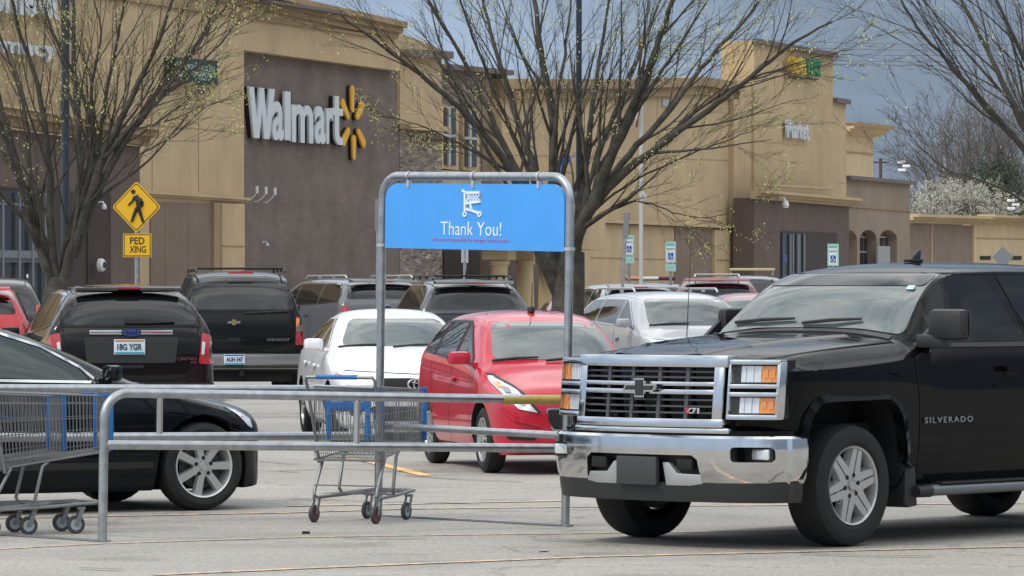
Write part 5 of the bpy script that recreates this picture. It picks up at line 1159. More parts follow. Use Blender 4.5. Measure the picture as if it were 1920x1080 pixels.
ms, loc = wall_text('SUB', (1477, 137), (1507, 105), -.68, M_sy, 'letter', .05, .12); mount(ms, 'lettering', loc)
ms, loc = wall_text('WAY', (1507, 140), (1537, 108), -.68, M_sg, 'letter', .05, .12); mount(ms, 'lettering', loc)
wallp('sign_back_bar', [(1482, 143), (1535, 147), (1535, 150), (1482, 146)], -.8, M_black, .06)
for t_, a, b in (('Home &', (-62, 17), (102, -62)), ('Pharmacy', (-100, 97), (98, 55))):
    ms, loc = wall_text(t_, a, b, .5, M_face, 'letter', .03, .15); mount(ms, 'lettering', loc)
gs = wallp('sign_cabinet', [(329, 107), (408, 114), (408, 159), (329, 152)], .62, mat('sign_dark_green', (.006, .040, .030), .5), .3)
M_pg = mat('sign_pale_green', (.30, .45, .42), .5)
mb = MB()
for a, b in (((332, 117), (342, 118)), ((332, 141), (342, 142)), ((332, 117), (332, 141)), ((342, 118), (342, 127)), ((342, 132), (342, 142))):
    u0, z0 = bz(*a, .66); u1, z1 = bz(*b, .66); mb.tube([(u0, -.64, z0), (u1, -.64, z1)], .03, 4)
mb.build('sign_symbol', M_pg, gs)
for t_, a, b in (('LIGHTHOUSE', (346, 130), (402, 119)), ('WORKFORCE', (352, 141), (404, 132)), ('CENTER', (372, 150), (394, 145))):
    ms, loc = wall_text(t_, a, b, .635, M_pg, 'lettering', .02, .02); mount(ms, 'lettering', loc, gs)
# ---- small wall fittings
M_fit = mat('white_enamel', (.72, .72, .72), .35)
def fixture(px, py, n, label, kind='bracket', sc=1):
    u, z = bz(px, py, n); p = BO+BH*u+BN*n; o = empty('wall_lamp' if kind == 'bracket' else 'dome_camera', (p.x, p.y, z), BRZ); o.scale = (sc,)*3; tag(o, label, 'wall lamp' if kind == 'bracket' else 'security camera', 'gooseneck wall lamps' if kind == 'bracket' else 'store security cameras')
    if kind == 'bracket':
        mb = MB(); mb.tube([(0, .05, -.35), (0, -.15, -.32), (0, -.42, -.1), (0, -.5, .15)], .03, 6); mb.build('arm', M_fit, o); mb = MB(); mb.tube([(0, -.5, -.02), (0, -.5, .30)], .07, 8); mb.build('lamp_head', M_fit, o)
    else:
        mb = MB(); mb.tube([(0, .05, .10), (0, -.35, .12), (0, -.42, .0)], .05, 8); mb.box(-.10, .10, -.05, .0, .02, .18); mb.build('arm', M_fit, o)
        mb = MB(); mb.lathe([(-.16, .11), (-.05, .15), (.10, .10), (.12, .001)], 14, Matrix.Translation((0, -.42, -.1)) @ Matrix.Rotation(R(90), 4, 'X')); mb.build('camera_housing', M_fit, o)
        mb = MB(); mb.lathe([(0, .11), (.08, .07), (.11, .001)], 12, Matrix.Translation((0, -.42, -.17)) @ Matrix.Rotation(R(-90), 4, 'X')); mb.build('camera_dome', mat('smoked_dome', (.02, .03, .06), .1), o)
for k, px in enumerate((470, 487, 504)): fixture(px-9, 362+k*1.5, .02, ['left of three small white wall lamps on the dark block wall', 'middle one of three small white wall lamps on the dark block wall', 'right of three small white wall lamps on the dark block wall'][k], sc=.62)
fixture(1452, 377, -.1, 'white domed camera high on the brown entrance of the right block', 'cam')
fixture(181, 383, 2.4, 'small grey domed camera at the top of the dark pier by the left entrance', 'cam', sc=.45)
fixture(493, 456, .02, 'tiny white camera low on the dark block wall', 'cam', sc=.3)
fixture(1186, 362, -1.2, 'large white camera arm on the tan wall right of the middle tree', 'cam', sc=.9)
u, z = bz(183, 497, 2.4); p = BO+BH*u+BN*2.45
mb = MB(); mb.lathe([(0, .16), (-.08, .15), (-.12, .11), (-.12, .001)], 18, Matrix()); o = mb.build('door_push_button', M_fit, None); o.location = (p.x, p.y, z); o.rotation_euler = (0, 0, BRZ); tag(o, 'round white plate with black centre on the dark pier by the left entrance', 'wall button')
mb = MB(); mb.lathe([(-.125, .08), (-.14, .07), (-.14, .001)], 14, Matrix()); mb.build('button_centre', M_black, o)
# ================================================================ street furniture
def post_sign(name, label, cat, px, ytop, d, w, hpx, m, post=.03, lean=0, face=None, group=None, pm=None):
    p = at(px, ytop, d); o = empty(name, (p.x, d, 0)); tag(o, label, cat, group); o.rotation_euler = (0, R(lean), 0)
    MB().tube([(0, .02, 0), (0, .02, p.z-.02)], post, 8).build('post', pm or M_steel, o); return o, p.z
# pedestrian crossing sign
M_sy2 = mat('sign_yellow_reflective', (.78, .44, .008), .45); d = 78.; ps = 8500/d
o, zt_ = post_sign('crossing_sign', 'yellow diamond sign with walking figure above a plate reading PED XING', 'road sign', 256, 342, d, 0, 0, None, .035)
zc = CAMZ-(388-540)/ps; hw_ = 44/ps
def dia(r, y0, y1, m, nm, par): mb = MB(); mb.prism([(a, 0, zc+b) for a, b in rnd_poly([(0, -r*1.06), (r, 0), (0, r*1.06), (-r, 0)], r*.12)], (0, y0, 0), (0, y1, 0)); return mb.build(nm, m, par, smooth=False)
sp0 = dia(hw_*1.04, -.02, -.005, M_sy2, 'diamond_panel', o); dia(hw_*.97, -.0225, -.0201, M_black, 'black_border', sp0); dia(hw_*.925, -.0255, -.0226, M_sy2, 'yellow_field', sp0)
fg = MB()
def F(pts, r): fg.tube([((x-256)/ps, -.026, CAMZ-(y-540)/ps) for x, y in pts], [q/ps for q in r] if isinstance(r, list) else r/ps, 8)
fg.lathe([(-.004, 4.2/ps), (.002, 4.2/ps)], 14, Matrix.Translation((-6/ps, -.029, CAMZ-(359.5-540)/ps))); fg.lathe([(-.004, .001), (-.004, 4.2/ps)], 14, Matrix.Translation((-6/ps, -.029, CAMZ-(359.5-540)/ps)))
F([(254, 367), (261, 378), (260, 391)], [5, 6.5, 4.5]); F([(257, 390), (252, 402), (247, 416)], [4, 3.2, 2.6]); F([(260, 390), (264, 402), (269, 417)], [4, 3.2, 2.6]); F([(253, 368), (248, 378), (241, 385)], [2.6, 2.2, 1.8]); F([(263, 372), (268, 380), (267, 388)], [2.6, 2.2, 1.6])
fg.build('walking_figure', M_black, sp0)
def platep(x0, x1, y0, y1, m, nm, par, ya=-.02, yb=-.005): mb = MB(); mb.prism([((x-256)/ps, 0, CAMZ-(y-540)/ps) for x, y in ((x0, y1), (x1, y1), (x1, y0), (x0, y0))], (0, ya, 0), (0, yb, 0)); return mb.build(nm, m, par, smooth=False)
pp = platep(231, 284, 438, 482, M_sy2, 'text_plate', o); platep(232.5, 282.5, 439.5, 480.5, M_black, 'black_border', pp, -.0225, -.0201); platep(234, 281, 441, 479, M_sy2, 'yellow_field', pp, -.0255, -.0226)
for t_, a, b, y0, y1 in (('PED', 244, 271, 458, 445), ('XING', 243, 274, 474, 461)):
    me = text_mesh(t_, (b-a)/ps, (y0-y1)/ps, .003, .015, 'lettering', M_black); q = link(bpy.data.objects.new('lettering', me), pp); q.location = ((a-256)/ps, -.0256, CAMZ-(y0-540)/ps)
# accessible parking signs
M_wb = mat('sign_white_sheet', (.62, .70, .70), .4); M_pgn = mat('sign_pale_aqua', (.33, .55, .50), .4); M_ab = mat('access_blue', (.01, .06, .36), .4)
def access(px, yt, sc_, lab, dirty=False):
    d = 95.; k = 8500/d; o, _ = post_sign('parking_sign', lab, 'parking sign', px, yt, d, 0, 0, None, .03, group='accessible parking signs')
    q = lambda x, y: ((x*sc_)/k, CAMZ-((yt+y*sc_)-540)/k)
    def pn(x0, x1, y0, y1, m, nm, par, a=-.02, b=-.004): (u0, z1), (u1, z0) = q(x0, y0), q(x1, y1); mb = MB(); mb.box(u0, u1, a, b, z0, z1); return mb.build(nm, m, par, smooth=False)
    p = pn(-9.5, 9.5, 0, 38, M_pgn, 'sign_plate', o); pn(-7.5, 7.5, 8, 36, M_wb, 'white_field', p, -.024, -.0201); b = pn(-4.5, 4.5, 20, 32, M_ab, 'blue_square', p, -.028, -.0241)
    mb = MB()
    W = lambda x, y: (q(x, y)[0], -.030, q(x, y)[1])
    mb.tube([W(-.3, 22), W(-.2, 26.3), W(2, 26.6), W(3, 30)], 1.0*sc_*.6/k, 5); mb.tube([W(-.4+2.5*math.cos(a), 28+2.6*math.sin(a)) for a in [i*math.pi/6 for i in range(-1, 10)]], .7*sc_*.6/k, 5); mb.tube([W(-.3, 21.5), W(-.3, 22.6)], 1.2*sc_/k, 6); mb.build('access_symbol', M_white, b)
    for t_, y0, y1, m in (('RESERVED', 7, 3.5, M_black), ('PARKING', 14.5, 11, mat('sign_green_text', (.03, .28, .20), .5))):
        x0, zz = q(-6.5, y0); x1, z1 = q(6.5, y1); me = text_mesh(t_, x1-x0, z1-zz, .003, .0, 'lettering', mat('sign_teal_text', (.10, .42, .45), .5) if y0 < 10 else m); e = link(bpy.data.objects.new('lettering', me), p); e.location = (x0, -.0245 if y0 > 8 else -.0205, zz)
    pn(-9.5, 9.5, 40, 53, M_pgn, 'lower_plate', o); pn(-4, 4, 43, 46, mat('sign_cyan', (.2, .65, .70), .4), 'plate_mark', o, -.024, -.0201)
access(1179.5, 441, 1.0, 'leftmost of the three accessible parking signs, beside the flagpole, blue wheelchair square on white'); access(1257.5, 453, 1.05, 'second accessible parking sign, in front of the brown recessed panel')
access(1562, 457, 1.1, 'third accessible parking sign, just above the truck roof at the right entrance')
def pole(name, label, cat, px, ytop, d, r, m, lean=0, group=None, extra=None):
    p = at(px, ytop, d); o = empty(name, (p.x, d, 0)); tag(o, label, cat, group); o.rotation_euler = (0, R(lean), 0)
    MB().tube([(0, 0, 0), (0, 0, p.z)], r, 10).build('pole', m, o); return o, p.z
for px, yt, w, d, lean, lab in ((706.5, 373, 7, 80, .3, 'grey back of a narrow sign post left of the blue sign frame'), (1157, 399, 8, 80, 3.2, 'leaning grey sign post left of the parking signs, seen edge on')):
    o, z = pole('sign_post', lab, 'sign post', px, yt, d, .028, M_steel, lean); k = 8500/d; MB().box(-.05, .05, -.03, -.01, z-.55 if px < 1000 else z-.45, z).build('sign_back', mat('grey_sign_back', (.22, .24, .26), .5, .4), o)
o, z = pole('sign_post', 'sign post seen below the blue sign, in front of the dark store entrance', 'sign post', 871.5, 455, 90, .035, M_steel); MB().box(-.07, .07, -.03, -.01, z-.40, z).build('sign_back', mat('pale_sign_back', (.42, .45, .47), .5, .3), o)
pole('steel_column', 'plain grey steel column before the dark pier of the left entrance', 'column', 158.5, 363, 112, .048, M_steel)
o, z = pole('warning_sign', 'grey back of a diamond warning sign above the truck roof at the far right', 'road sign', 1880, 462, 88, .03, M_steel); r = 20*88/8500; mb = MB(); mb.prism([(0, 0, z-2.1*r), (r*1.0, 0, z-r), (0, 0, z), (-r, 0, z-r)], (0, -.03, 0), (0, -.015, 0)); mb.build('sign_back', mat('grey_sign_back', (0, 0, 0)), o, smooth=False)
M_dk = mat('dark_blue_pole', (.022, .035, .055), .4)
o, z = pole('lamp_post', 'tall dark lamp post rising behind the left tree', 'lamp post', 122.5, -260, 62, .058, M_dk, group='dark lamp posts')
MB().lathe([(0, .16), (.5, .15), (.55, .08)], 12, Matrix.Rotation(R(90), 4, 'X') @ Matrix.Rotation(R(180), 4, 'X')).build('base', M_dk, o); mb = MB(); mb.box(-.5, .5, -.15, .15, z-.05, z+.12); mb.build('lamp_head', M_dk, o, bevel=.03)
o, z = pole('lamp_post', 'tall dark lamp post rising just left of the middle tree centre', 'lamp post', 1085.5, -300, 62, .040, M_dk, group='dark lamp posts')
mb = MB(); mb.box(-.5, .5, -.15, .15, z-.05, z+.12); mb.build('lamp_head', M_dk, o, bevel=.03)
# flagpole and flags
o, z = pole('flagpole', 'slim silver flagpole to the right of the middle tree', 'flagpole', 1202, 88, 100, .045, mat('pole_silver', (.62, .63, .64), .35, .5)); MB().lathe([(-.1, .001), (-.07, .08), (0, .10), (.07, .08), (.1, .001)], 12, Matrix.Translation((0, 0, z+.08))).build('finial', mat('finial_gold', (.6, .45, .15), .3, .7), o)
def flag(name, label, px0, px1, y0, y1, d, fn, seed=1):
    k = 8500/d; W = 16; Hn = 26; vs = []; fs = []; rng = random.Random(seed); a0 = at(px0, y0, d)
    for j in range(Hn+1):
        for i in range(W+1):
            t = j/Hn; u = i/W; w = (px1-px0)/k; x = w*(u*.75+.25*math.sin(u*3+t*2)) - t*w*.7*(1 if name == 'national_flag' else .1); z = -(y1-y0)/k*(t*.92+.08*u)
            vs.append((x, .10*math.sin(u*14+t*1.5)*(.4+t), z))
    mb = MB()
    for j in range(Hn):
        for i in range(W): mb.cm = fn(i/W, j/Hn); mb.f.append([j*(W+1)+i, j*(W+1)+i+1, (j+1)*(W+1)+i+1, (j+1)*(W+1)+i]); mb.m.append(mb.cm)
    mb.v = [Vector(v) for v in vs]; return mb, a0
mb, a0 = flag('national_flag', '', 1199, 1221, 148, 240, 99.8, lambda u, t: 0 if t < .32 else (1 if int(u*7+t*2) % 2 else 2), 3)
o = mb.build('national_flag', [mat('flag_navy', (.02, .03, .14), .7), mat('flag_red', (.42, .03, .05), .7), mat('flag_white', (.62, .60, .62), .7)], None); o.location = a0; tag(o, 'national flag hanging limp in red, white and navy folds from the flagpole', 'flag')
mb, a0 = flag('blue_flag', '', 1046, 1080, 293, 327, 90, lambda u, t: 1 if (.35 < t < .5 and .2 < u < .6) else 0, 5)
o = mb.build('blue_banner', [mat('banner_blue', (.02, .22, .62), .6), mat('flag_white', (0, 0, 0))], None); o.location = a0; tag(o, 'bright blue banner with a white mark seen through the middle tree', 'banner')
o2, z = pole('banner_pole', 'thin pole carrying the blue banner behind the middle tree', 'pole', 1050, 290, 90, .02, M_steel)
# kerbed planting islands the trees stand on
M_kerb = mat('concrete_kerb', (.42, .41, .39), .85, var=.1); M_grass = mat('rough_grass', (.10, .115, .035), .95, var=.3, vscale=6)
for (x0, x1, y0, y1) in ((-8.5, -4.4, 59, 70), (-1.6, 3.5, 57.5, 69), (7.0, 12.5, 52, 64), (-5.2, -3.0, 84, 96)):
    mb = MB(); mb.prism([(a, b, 0) for a, b in rnd_poly([(x0, y0), (x1, y0), (x1, y1), (x0, y1)], 1.2)], (0, 0, 0), (0, 0, .14)); tag(mb.build('kerb', M_kerb, None, smooth=False), kind='structure')
    mb = MB(); mb.prism([(a, b, 0) for a, b in rnd_poly([(x0+.18, y0+.18), (x1-.18, y0+.18), (x1-.18, y1-.18), (x0+.18, y1-.18)], 1.1)], (0, 0, .142), (0, 0, .17)); tag(mb.build('planted_island', M_grass, None, smooth=False), kind='structure')
p0, p1 = BO+BH*-40+BN*6, BO+BH*140+BN*6
mb = MB(); mb.prism([p0, p1, p1-BN*20, p0-BN*20], (0, 0, 0), (0, 0, .14)); tag(mb.build('pavement', mat('pavement_concrete', (.36, .35, .33), .9, var=.08), None, smooth=False), kind='structure')
# ================================================================ trees
def bark(name, c): return mat(name, c, .95, var=.35, vscale=7, bump=.8, bscale=22, spec=.2)
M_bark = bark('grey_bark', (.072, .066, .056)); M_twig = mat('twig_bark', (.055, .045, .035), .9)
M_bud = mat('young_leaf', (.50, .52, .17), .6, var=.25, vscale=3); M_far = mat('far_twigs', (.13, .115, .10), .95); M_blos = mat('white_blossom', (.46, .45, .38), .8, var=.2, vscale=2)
def perp(d, rng):
    v = Vector((rng.uniform(-1, 1), rng.uniform(-1, 1), rng.uniform(-1, 1))); v -= d*v.dot(d); return v.normalized() if v.length > .01 else Vector((1, 0, 0))
def limb(tr, p, d, L, r, rng, lvl, out_, tw, buds, cfg, up=.25):
    """one tapering, wandering branch; returns nothing, spawns its own side branches"""
    n = max(3, int(L/cfg['seg'])); pts = [p.copy()]; rs = [r]; q = p.copy(); dd = d.normalized(); k = L/n
    for i in range(n):
        dd = (dd+perp(dd, rng)*cfg['wob']*(1 if lvl else .6)+Vector((0, 0, cfg.get('up', .04)))).normalized(); q = q+dd*k; pts.append(q.copy()); rs.append(r*(1-(i+1)/n*.82))
    (tr if r > cfg['thick'] else tw).tube(pts, rs, 7 if r > cfg['thick'] else (4 if r > .006 else 3), False)
    spawn(tr, pts, rs, rng, lvl, out_, tw, buds, cfg, L)
def spawn(tr, pts, rs, rng, lvl, out_, tw, buds, cfg, L, t0=.22):
    if lvl >= cfg['maxl']:
        if rng.random() < cfg['bud']:
            for i in range(rng.randint(1, 3)):
                t = rng.uniform(.5, 1); j = min(len(pts)-1, int(t*len(pts))); buds.append(pts[j]+Vector((rng.gauss(0, .03), rng.gauss(0, .03), rng.gauss(-.01, .025))))
        return
    n = cfg['kids'][lvl]; m = len(pts)-1
    for i in range(n):
        t = t0+(1-t0)*(i+rng.random())/n; f = t*m; j = min(m-1, int(f)); p = pts[j].lerp(pts[j+1], f-j); d = (pts[j+1]-pts[j]).normalized(); r0 = rs[j]*(1-(f-j))+rs[j+1]*(f-j)
        s = perp(d, rng); s = (s+out_*cfg['outw']*.4+Vector((0, 0, .15))); s -= d*s.dot(d); s = s.normalized() if s.length > .01 else perp(d, rng)
        a = R(rng.uniform(*cfg['ang'])); nd = d*math.cos(a)+s*math.sin(a)
        limb(tr, p, nd, L*cfg['len'][lvl]*rng.uniform(.65, 1.15)*(1.15-.55*t), max(cfg['minr'], r0*rng.uniform(.36, .54)), rng, lvl+1, out_, tw, buds, cfg)
def bud_mesh(buds, s, rng, m, name, parent, n=2):
    vs = []; fs = []
    for p in buds:
        for _ in range(n):
            c = p+Vector((rng.gauss(0, s*.8), rng.gauss(0, s*.8), rng.gauss(0, s*.8))); a = perp(Vector((0, 0, 1)), rng)*s*rng.uniform(.35, .7); b = Vector((rng.gauss(0, .5), rng.gauss(0, .5), -1)).normalized()*s*rng.uniform(.7, 1.5); o = len(vs)
            vs += [c, c+a*.6+b*.45, c+b, c-a*.6+b*.45]; fs.append((o, o+1, o+2, o+3))
    me = bpy.data.meshes.new(name); me.from_pydata([tuple(v) for v in vs], [], fs); me.materials.append(m); return link(bpy.data.objects.new(name, me), parent)
def tree(name, label, base, limbs, cfg, seed, trunk=None, group=None, bs=.026, barkm=None, twm=None, budm=None, nb=2):
    """limbs: list of ([3-D points], start radius); explicit main limbs, everything finer grows from them"""
    rng = random.Random(seed); root = empty(name, base); tag(root, label, 'tree', group); base = Vector(base); tr, tw, buds = MB(), MB(), []
    if trunk: tr.tube([Vector(p)-base for p, r in trunk], [r for p, r in trunk], 14)
    for pts, r in limbs:
        P = [Vector(p)-base for p in pts]; Q = []; n = len(P)
        for i in range(n-1):                                      # smooth through the control points
            p0, p1, p2, p3 = P[max(i-1, 0)], P[i], P[i+1], P[min(i+2, n-1)]
            for k in range(5):
                t = k/5; Q.append(.5*((2*p1)+(p2-p0)*t+(2*p0-5*p1+4*p2-p3)*t*t+(3*p1-p0-3*p2+p3)*t**3))
        Q.append(P[-1]); jit = [Vector((rng.gauss(0, 1), rng.gauss(0, 1), rng.gauss(0, 1)))*.012*cfg.get('jit', 1) for _ in Q]; Q = [a+b for a, b in zip(Q, jit)]
        m = len(Q)-1; r = r*.66; rs = [r*(1-.82*(i/m)) for i in range(m+1)]; (tr if r > cfg['thick'] else tw).tube(Q, rs, 9, False)
        L = sum((b-a).length for a, b in zip(Q, Q[1:])); o = (Q[-1]-Q[0]); o.z = 0; o = o.normalized() if o.length > .1 else Vector((0, 0, 1))
        spawn(tr, Q, rs, rng, 0, o, tw, buds, cfg, L, t0=.18)
    tr.build('trunk', barkm or M_bark, root, sharp=80); tw.build('crown', twm or M_twig, root, sharp=80)
    if buds: bud_mesh(buds, bs, rng, budm or M_bud, 'young_leaves', root, nb)
    return root
CF = dict(seg=.22, wob=.085, up=.03, thick=.02, maxl=3, kids=(11, 6, 4), len=(.46, .5, .5), ang=(12, 36), outw=.6, minr=.003, bud=.42, jit=.6)
def L3(px, d0, d1, r):
    n = len(px); return ([at(x, y, d0+(d1-d0)*i/(n-1)) for i, (x, y) in enumerate(px)], r)
# middle tree
d = 61.0; K = d/8500
tk = [(at(1066, 780, d), .25), (at(1066, 700, d), .23), (at(1064, 600, d), .22), (at(1066, 530, d), .22), (at(1074, 470, d), .16)]
ml = [L3([(1074, 520), (1080, 450), (1108, 385), (1140, 300), (1180, 215), (1222, 110), (1262, 0), (1290, -120)], d, d-1.2, .165),
      L3([(1110, 385), (1170, 325), (1240, 270), (1330, 205), (1400, 150), (1480, 85), (1560, 40)], d-.2, d-1.6, .105),
      L3([(1055, 560), (1040, 500), (1038, 420), (1036, 330), (1036, 230), (1018, 120), (1002, 0), (990, -140)], d, d+.8, .16),
      L3([(1050, 560), (1010, 470), (985, 390), (950, 310), (890, 232), (820, 165), (735, 100), (640, 30)], d, d-1.4, .125),
      L3([(1036, 440), (1010, 340), (975, 240), (945, 140), (915, 40), (890, -90)], d, d+1.4, .10),
      L3([(1030, 460), (985, 350), (930, 240), (880, 130), (815, 20), (770, -70)], d, d+.3, .085),
      L3([(1078, 500), (1085, 400), (1100, 300), (1110, 200), (1128, 90), (1150, -60)], d, d+1.5, .105),
      L3([(1090, 430), (1105, 340), (1150, 220), (1195, 110), (1230, 20), (1260, -80)], d, d+1.0, .07),
      L3([(1125, 360), (1180, 290), (1260, 200), (1330, 110), (1410, 20), (1470, -60)], d, d+.8, .085),
      L3([(1150, 290), (1205, 190), (1270, 90), (1340, -20)], d-.4, d-1.5, .06),
      L3([(1090, 430), (1150, 392), (1200, 378), (1262, 398), (1330, 408), (1410, 390)], d, d-1.0, .026),
      L3([(1105, 405), (1170, 350), (1290, 290), (1370, 260), (1450, 225)], d, d-.6, .030),
      L3([(1036, 300), (1045, 190), (1062, 80), (1075, -50)], d+.2, d+.6, .06),
      L3([(960, 325), (880, 280), (800, 240), (720, 215)], d-.5, d-1.0, .035),
      L3([(1020, 380), (960, 250), (900, 100), (850, -40)], d, d-.9, .06),
      L3([(1230, 270), (1330, 190), (1430, 140), (1530, 108), (1600, 92)], d-.6, d-1.5, .034),
      L3([(1130, 340), (1175, 230), (1200, 120), (1215, 0)], d, d-.4, .055)]
tree('street_tree', 'large vase-shaped tree in the middle, budding, behind the blue sign', at(1066, 540, d)-Vector((0, 0, CAMZ-.14)), ml, CF, 5, tk, 'budding car park trees')
# left tree
d = 58.0
tk = [(at(106, 800, d), .24), (at(106, 640, d), .22), (at(108, 560, d), .19), (at(112, 520, d), .16)]
ll = [L3([(112, 560), (128, 490), (165, 380), (205, 270), (255, 165), (300, 70), (335, -40)], d, d-.8, .12),
      L3([(104, 580), (88, 500), (50, 420), (0, 360), (-60, 300), (-130, 200)], d, d-.5, .10),
      L3([(108, 560), (70, 440), (30, 300), (-10, 150), (-40, 0), (-60, -120)], d, d+.5, .11),
      L3([(110, 560), (95, 430), (92, 300), (70, 160), (30, 40), (10, -80)], d, d-.9, .095),
      L3([(114, 550), (130, 420), (170, 310), (160, 190), (100, 60), (60, -60)], d, d+.3, .085),
      L3([(118, 540), (140, 420), (150, 300), (140, 150), (138, 0), (140, -120)], d, d+.9, .10),
      L3([(140, 480), (180, 370), (235, 265), (310, 170), (370, 80), (420, -20)], d, d-1.1, .085),
      L3([(150, 440), (215, 300), (275, 200), (345, 110), (410, 30), (460, -40)], d-.2, d+.8, .07),
      L3([(165, 380), (210, 335), (270, 285), (330, 252), (380, 205), (420, 190)], d-.3, d-1.2, .026),
      L3([(190, 300), (260, 225), (335, 155), (400, 95), (455, 30)], d-.4, d-1.0, .05),
      L3([(130, 450), (180, 290), (205, 150), (230, 20), (245, -80)], d, d-.4, .06),
      L3([(100, 500), (60, 360), (50, 220), (10, 90), (-40, -30)], d, d+.8, .06),
      L3([(60, 420), (10, 260), (-40, 130), (-80, 0)], d, d-.6, .05),
      L3([(190, 310), (170, 180), (190, 60), (160, -50)], d, d-.2, .045)]
tree('street_tree', 'large vase-shaped tree at the left edge, budding, in front of the left entrance', at(106, 540, d)-Vector((0, 0, CAMZ-.14)), ll, CF, 11, tk, 'budding car park trees')
# right tree, trunk outside the frame
d = 56.0
tk = [(at(2090, 800, d), .25), (at(2090, 600, d), .24), (at(2080, 520, d), .2)]
rl = [L3([(2080, 540), (2010, 420), (1935, 300), (1865, 215), (1790, 130), (1720, 50), (1670, -30)], d, d-1, .085),
      L3([(2080, 560), (1990, 370), (1900, 200), (1850, 90), (1800, -10), (1770, -90)], d, d+.8, .085),
      L3([(2085, 540), (2010, 330), (1960, 180), (1905, 80), (1860, -20)], d, d-.6, .10),
      L3([(2080, 540), (2020, 455), (1950, 395), (1860, 345), (1780, 320), (1735, 285), (1700, 245)], d, d-.8, .035),
      L3([(2010, 400), (1930, 240), (1840, 130), (1760, 40), (1700, -60)], d, d+.2, .045),
      L3([(2090, 520), (2060, 300), (2000, 120), (1960, -40)], d, d+.8, .11), L3([(2095, 520), (2140, 300), (2200, 120), (2240, -40)], d, d+.8, .11)]
tree('street_tree', 'tree reaching in from the right edge with its trunk out of view', at(2090, 540, d)-Vector((0, 0, CAMZ-.14)), rl, dict(CF, bud=.05), 23, tk, 'budding car park trees')
# far trees beyond the low wing
CB = dict(seg=.9, wob=.16, thick=.08, maxl=3, kids=(9, 6, 4), len=(.5, .5, .5), ang=(20, 52), outw=.5, minr=.016, bud=0, jit=3)
labs = ['pale bare tree far behind the low wing, leftmost of the far trees', 'bare tree far behind the low wing, second from the left', 'bare tree far behind the low wing, third from the left', 'bare tree behind the low wing close to the dark evergreen', 'bare tree at the right edge beyond the low wing']
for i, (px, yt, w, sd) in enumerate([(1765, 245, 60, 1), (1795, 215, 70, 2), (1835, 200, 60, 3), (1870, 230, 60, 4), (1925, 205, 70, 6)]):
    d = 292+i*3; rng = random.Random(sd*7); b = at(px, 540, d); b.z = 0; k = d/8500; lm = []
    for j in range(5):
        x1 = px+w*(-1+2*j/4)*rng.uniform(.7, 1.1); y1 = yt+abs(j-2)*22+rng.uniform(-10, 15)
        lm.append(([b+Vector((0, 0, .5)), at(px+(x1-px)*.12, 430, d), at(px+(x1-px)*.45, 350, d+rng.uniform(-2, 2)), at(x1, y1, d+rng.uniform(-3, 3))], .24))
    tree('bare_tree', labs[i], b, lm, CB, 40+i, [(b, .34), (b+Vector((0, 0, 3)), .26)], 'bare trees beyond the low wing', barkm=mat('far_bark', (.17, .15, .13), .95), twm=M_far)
# white blossom trees and the evergreen
CW = dict(seg=.9, wob=.16, thick=.08, maxl=2, kids=(9, 7), len=(.45, .5), ang=(20, 55), outw=.5, minr=.02, bud=1, jit=3)
for i, (px, yt, sd, lab) in enumerate([(1735, 385, 1, 'white blossoming tree just right of the arcade wall'), (1772, 378, 2, 'white blossoming tree in the middle of the row behind the low wing'), (1812, 385, 3, 'white blossoming tree right of centre behind the low wing'), (1850, 392, 4, 'small white blossoming tree in front of the dark evergreen')]):
    d = 272+i*2; b = at(px, 540, d); b.z = 0; rng = random.Random(sd+90); lm = []
    for j in range(7):
        x1 = px+24*(-1+2*j/6); y1 = yt+abs(j-3)*8+rng.uniform(-8, 10); lm.append(([b+Vector((0, 0, .5)), at(px+(x1-px)*.3, 440, d), at(x1, y1, d+rng.uniform(-2, 2))], .12))
    t = tree('blossom_tree', lab, b, lm, CW, 60+i, None, 'white blossom trees', bs=.11, twm=M_far, budm=M_blos, nb=9)
rng = random.Random(77); d = 284; b = at(1868, 540, d); b.z = 0; root = empty('evergreen_tree', b); tag(root, 'dark evergreen tree behind the low wing near the right edge', 'tree')
MB().tube([(0, 0, 0), (0, 0, 8)], [.3, .1], 8).build('trunk', M_bark, root); pts = []
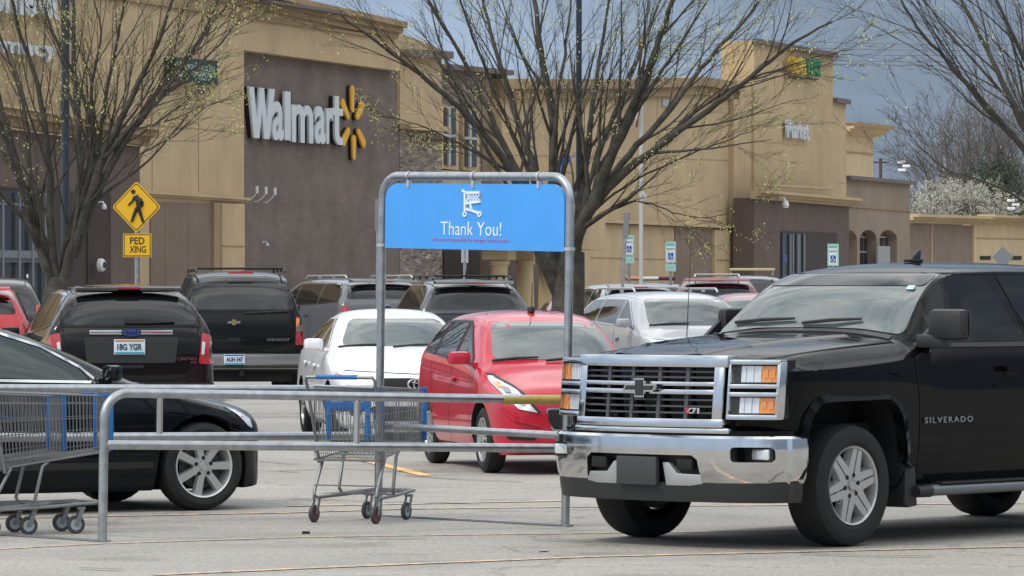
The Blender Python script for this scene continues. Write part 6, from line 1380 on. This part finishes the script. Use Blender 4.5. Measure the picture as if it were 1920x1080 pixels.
for i in range(5200):
    z = rng.uniform(2.5, 9.6); rad = 2.4*(1-((z-5)/6.2)**2 if z > 5 else 1)**.5*(1+.25*math.sin(z*5)); a = rng.uniform(0, 6.28); q = rad*math.sqrt(rng.random())*(.8+.3*math.sin(a*5+z*2)); pts.append(Vector((q*math.cos(a), q*math.sin(a), z)))
bud_mesh(pts, .17, rng, mat('evergreen_leaf', (.050, .070, .045), .8, var=.35, vscale=1.2), 'crown', root, 2)
# utility pole, wires, floodlights
d = 320; b = at(1651, 540, d); b.z = 0; o = empty('utility_pole', b); tag(o, 'brown wooden utility pole with a crossarm above the brown wing', 'utility pole'); zt = at(1651, 297, d).z
MB().tube([(0, 0, 0), (0, 0, zt)], .12, 8).build('pole', mat('creosote_wood', (.10, .06, .045), .9), o); mb = MB(); mb.box(-.5, .6, -.06, .06, zt-.35, zt-.22); mb.build('crossarm', mat('creosote_wood', (0, 0, 0)), o)
for px, yt, lab in ((1694, 303, 'white floodlight cluster on a pole above the brown wing'), (1899, 375, 'white floodlight cluster at the right edge above the low wing')):
    d = 262; b = at(px, 540, d); b.z = 0; o = empty('floodlight', b); tag(o, lab, 'floodlight', 'roof floodlights'); z = at(px, yt, d).z
    MB().tube([(0, 0, 0), (0, 0, z)], .04, 6).build('pole', M_steel, o)
    for dx, dz in ((-.12, -.02), (.16, -.25), (-.1, -.48)): mb = MB(); mb.box(dx-.22, dx+.22, -.2, .1, z+dz-.08, z+dz+.07); mb.build('lamp_head', mat('lamp_white', (.85, .85, .85), .3), o, bevel=.03)
M_wr = mat('cable_grey', (.10, .11, .12), .6)
for i, (y0, y1) in enumerate([(64, 80), (76, 90), (88, 98), (98, 112), (106, 118)]):
    wl_ = ['topmost', 'second from the top', 'middle', 'second from the bottom', 'lowest'][i]
    a, b = at(1480, y0, 240), at(2150, y1, 240); a.x -= 8; n = 16; pts = [a.lerp(b, j/n)-Vector((0, 0, 1.2*math.sin(math.pi*j/n)*.25)) for j in range(n+1)]
    o = MB().tube([p-a for p in pts], .018, 4).build('overhead_wire', M_wr, None); o.location = a; tag(o, 'thin overhead power wire behind the right tree, %s of five' % wl_, 'power line', 'overhead wires')
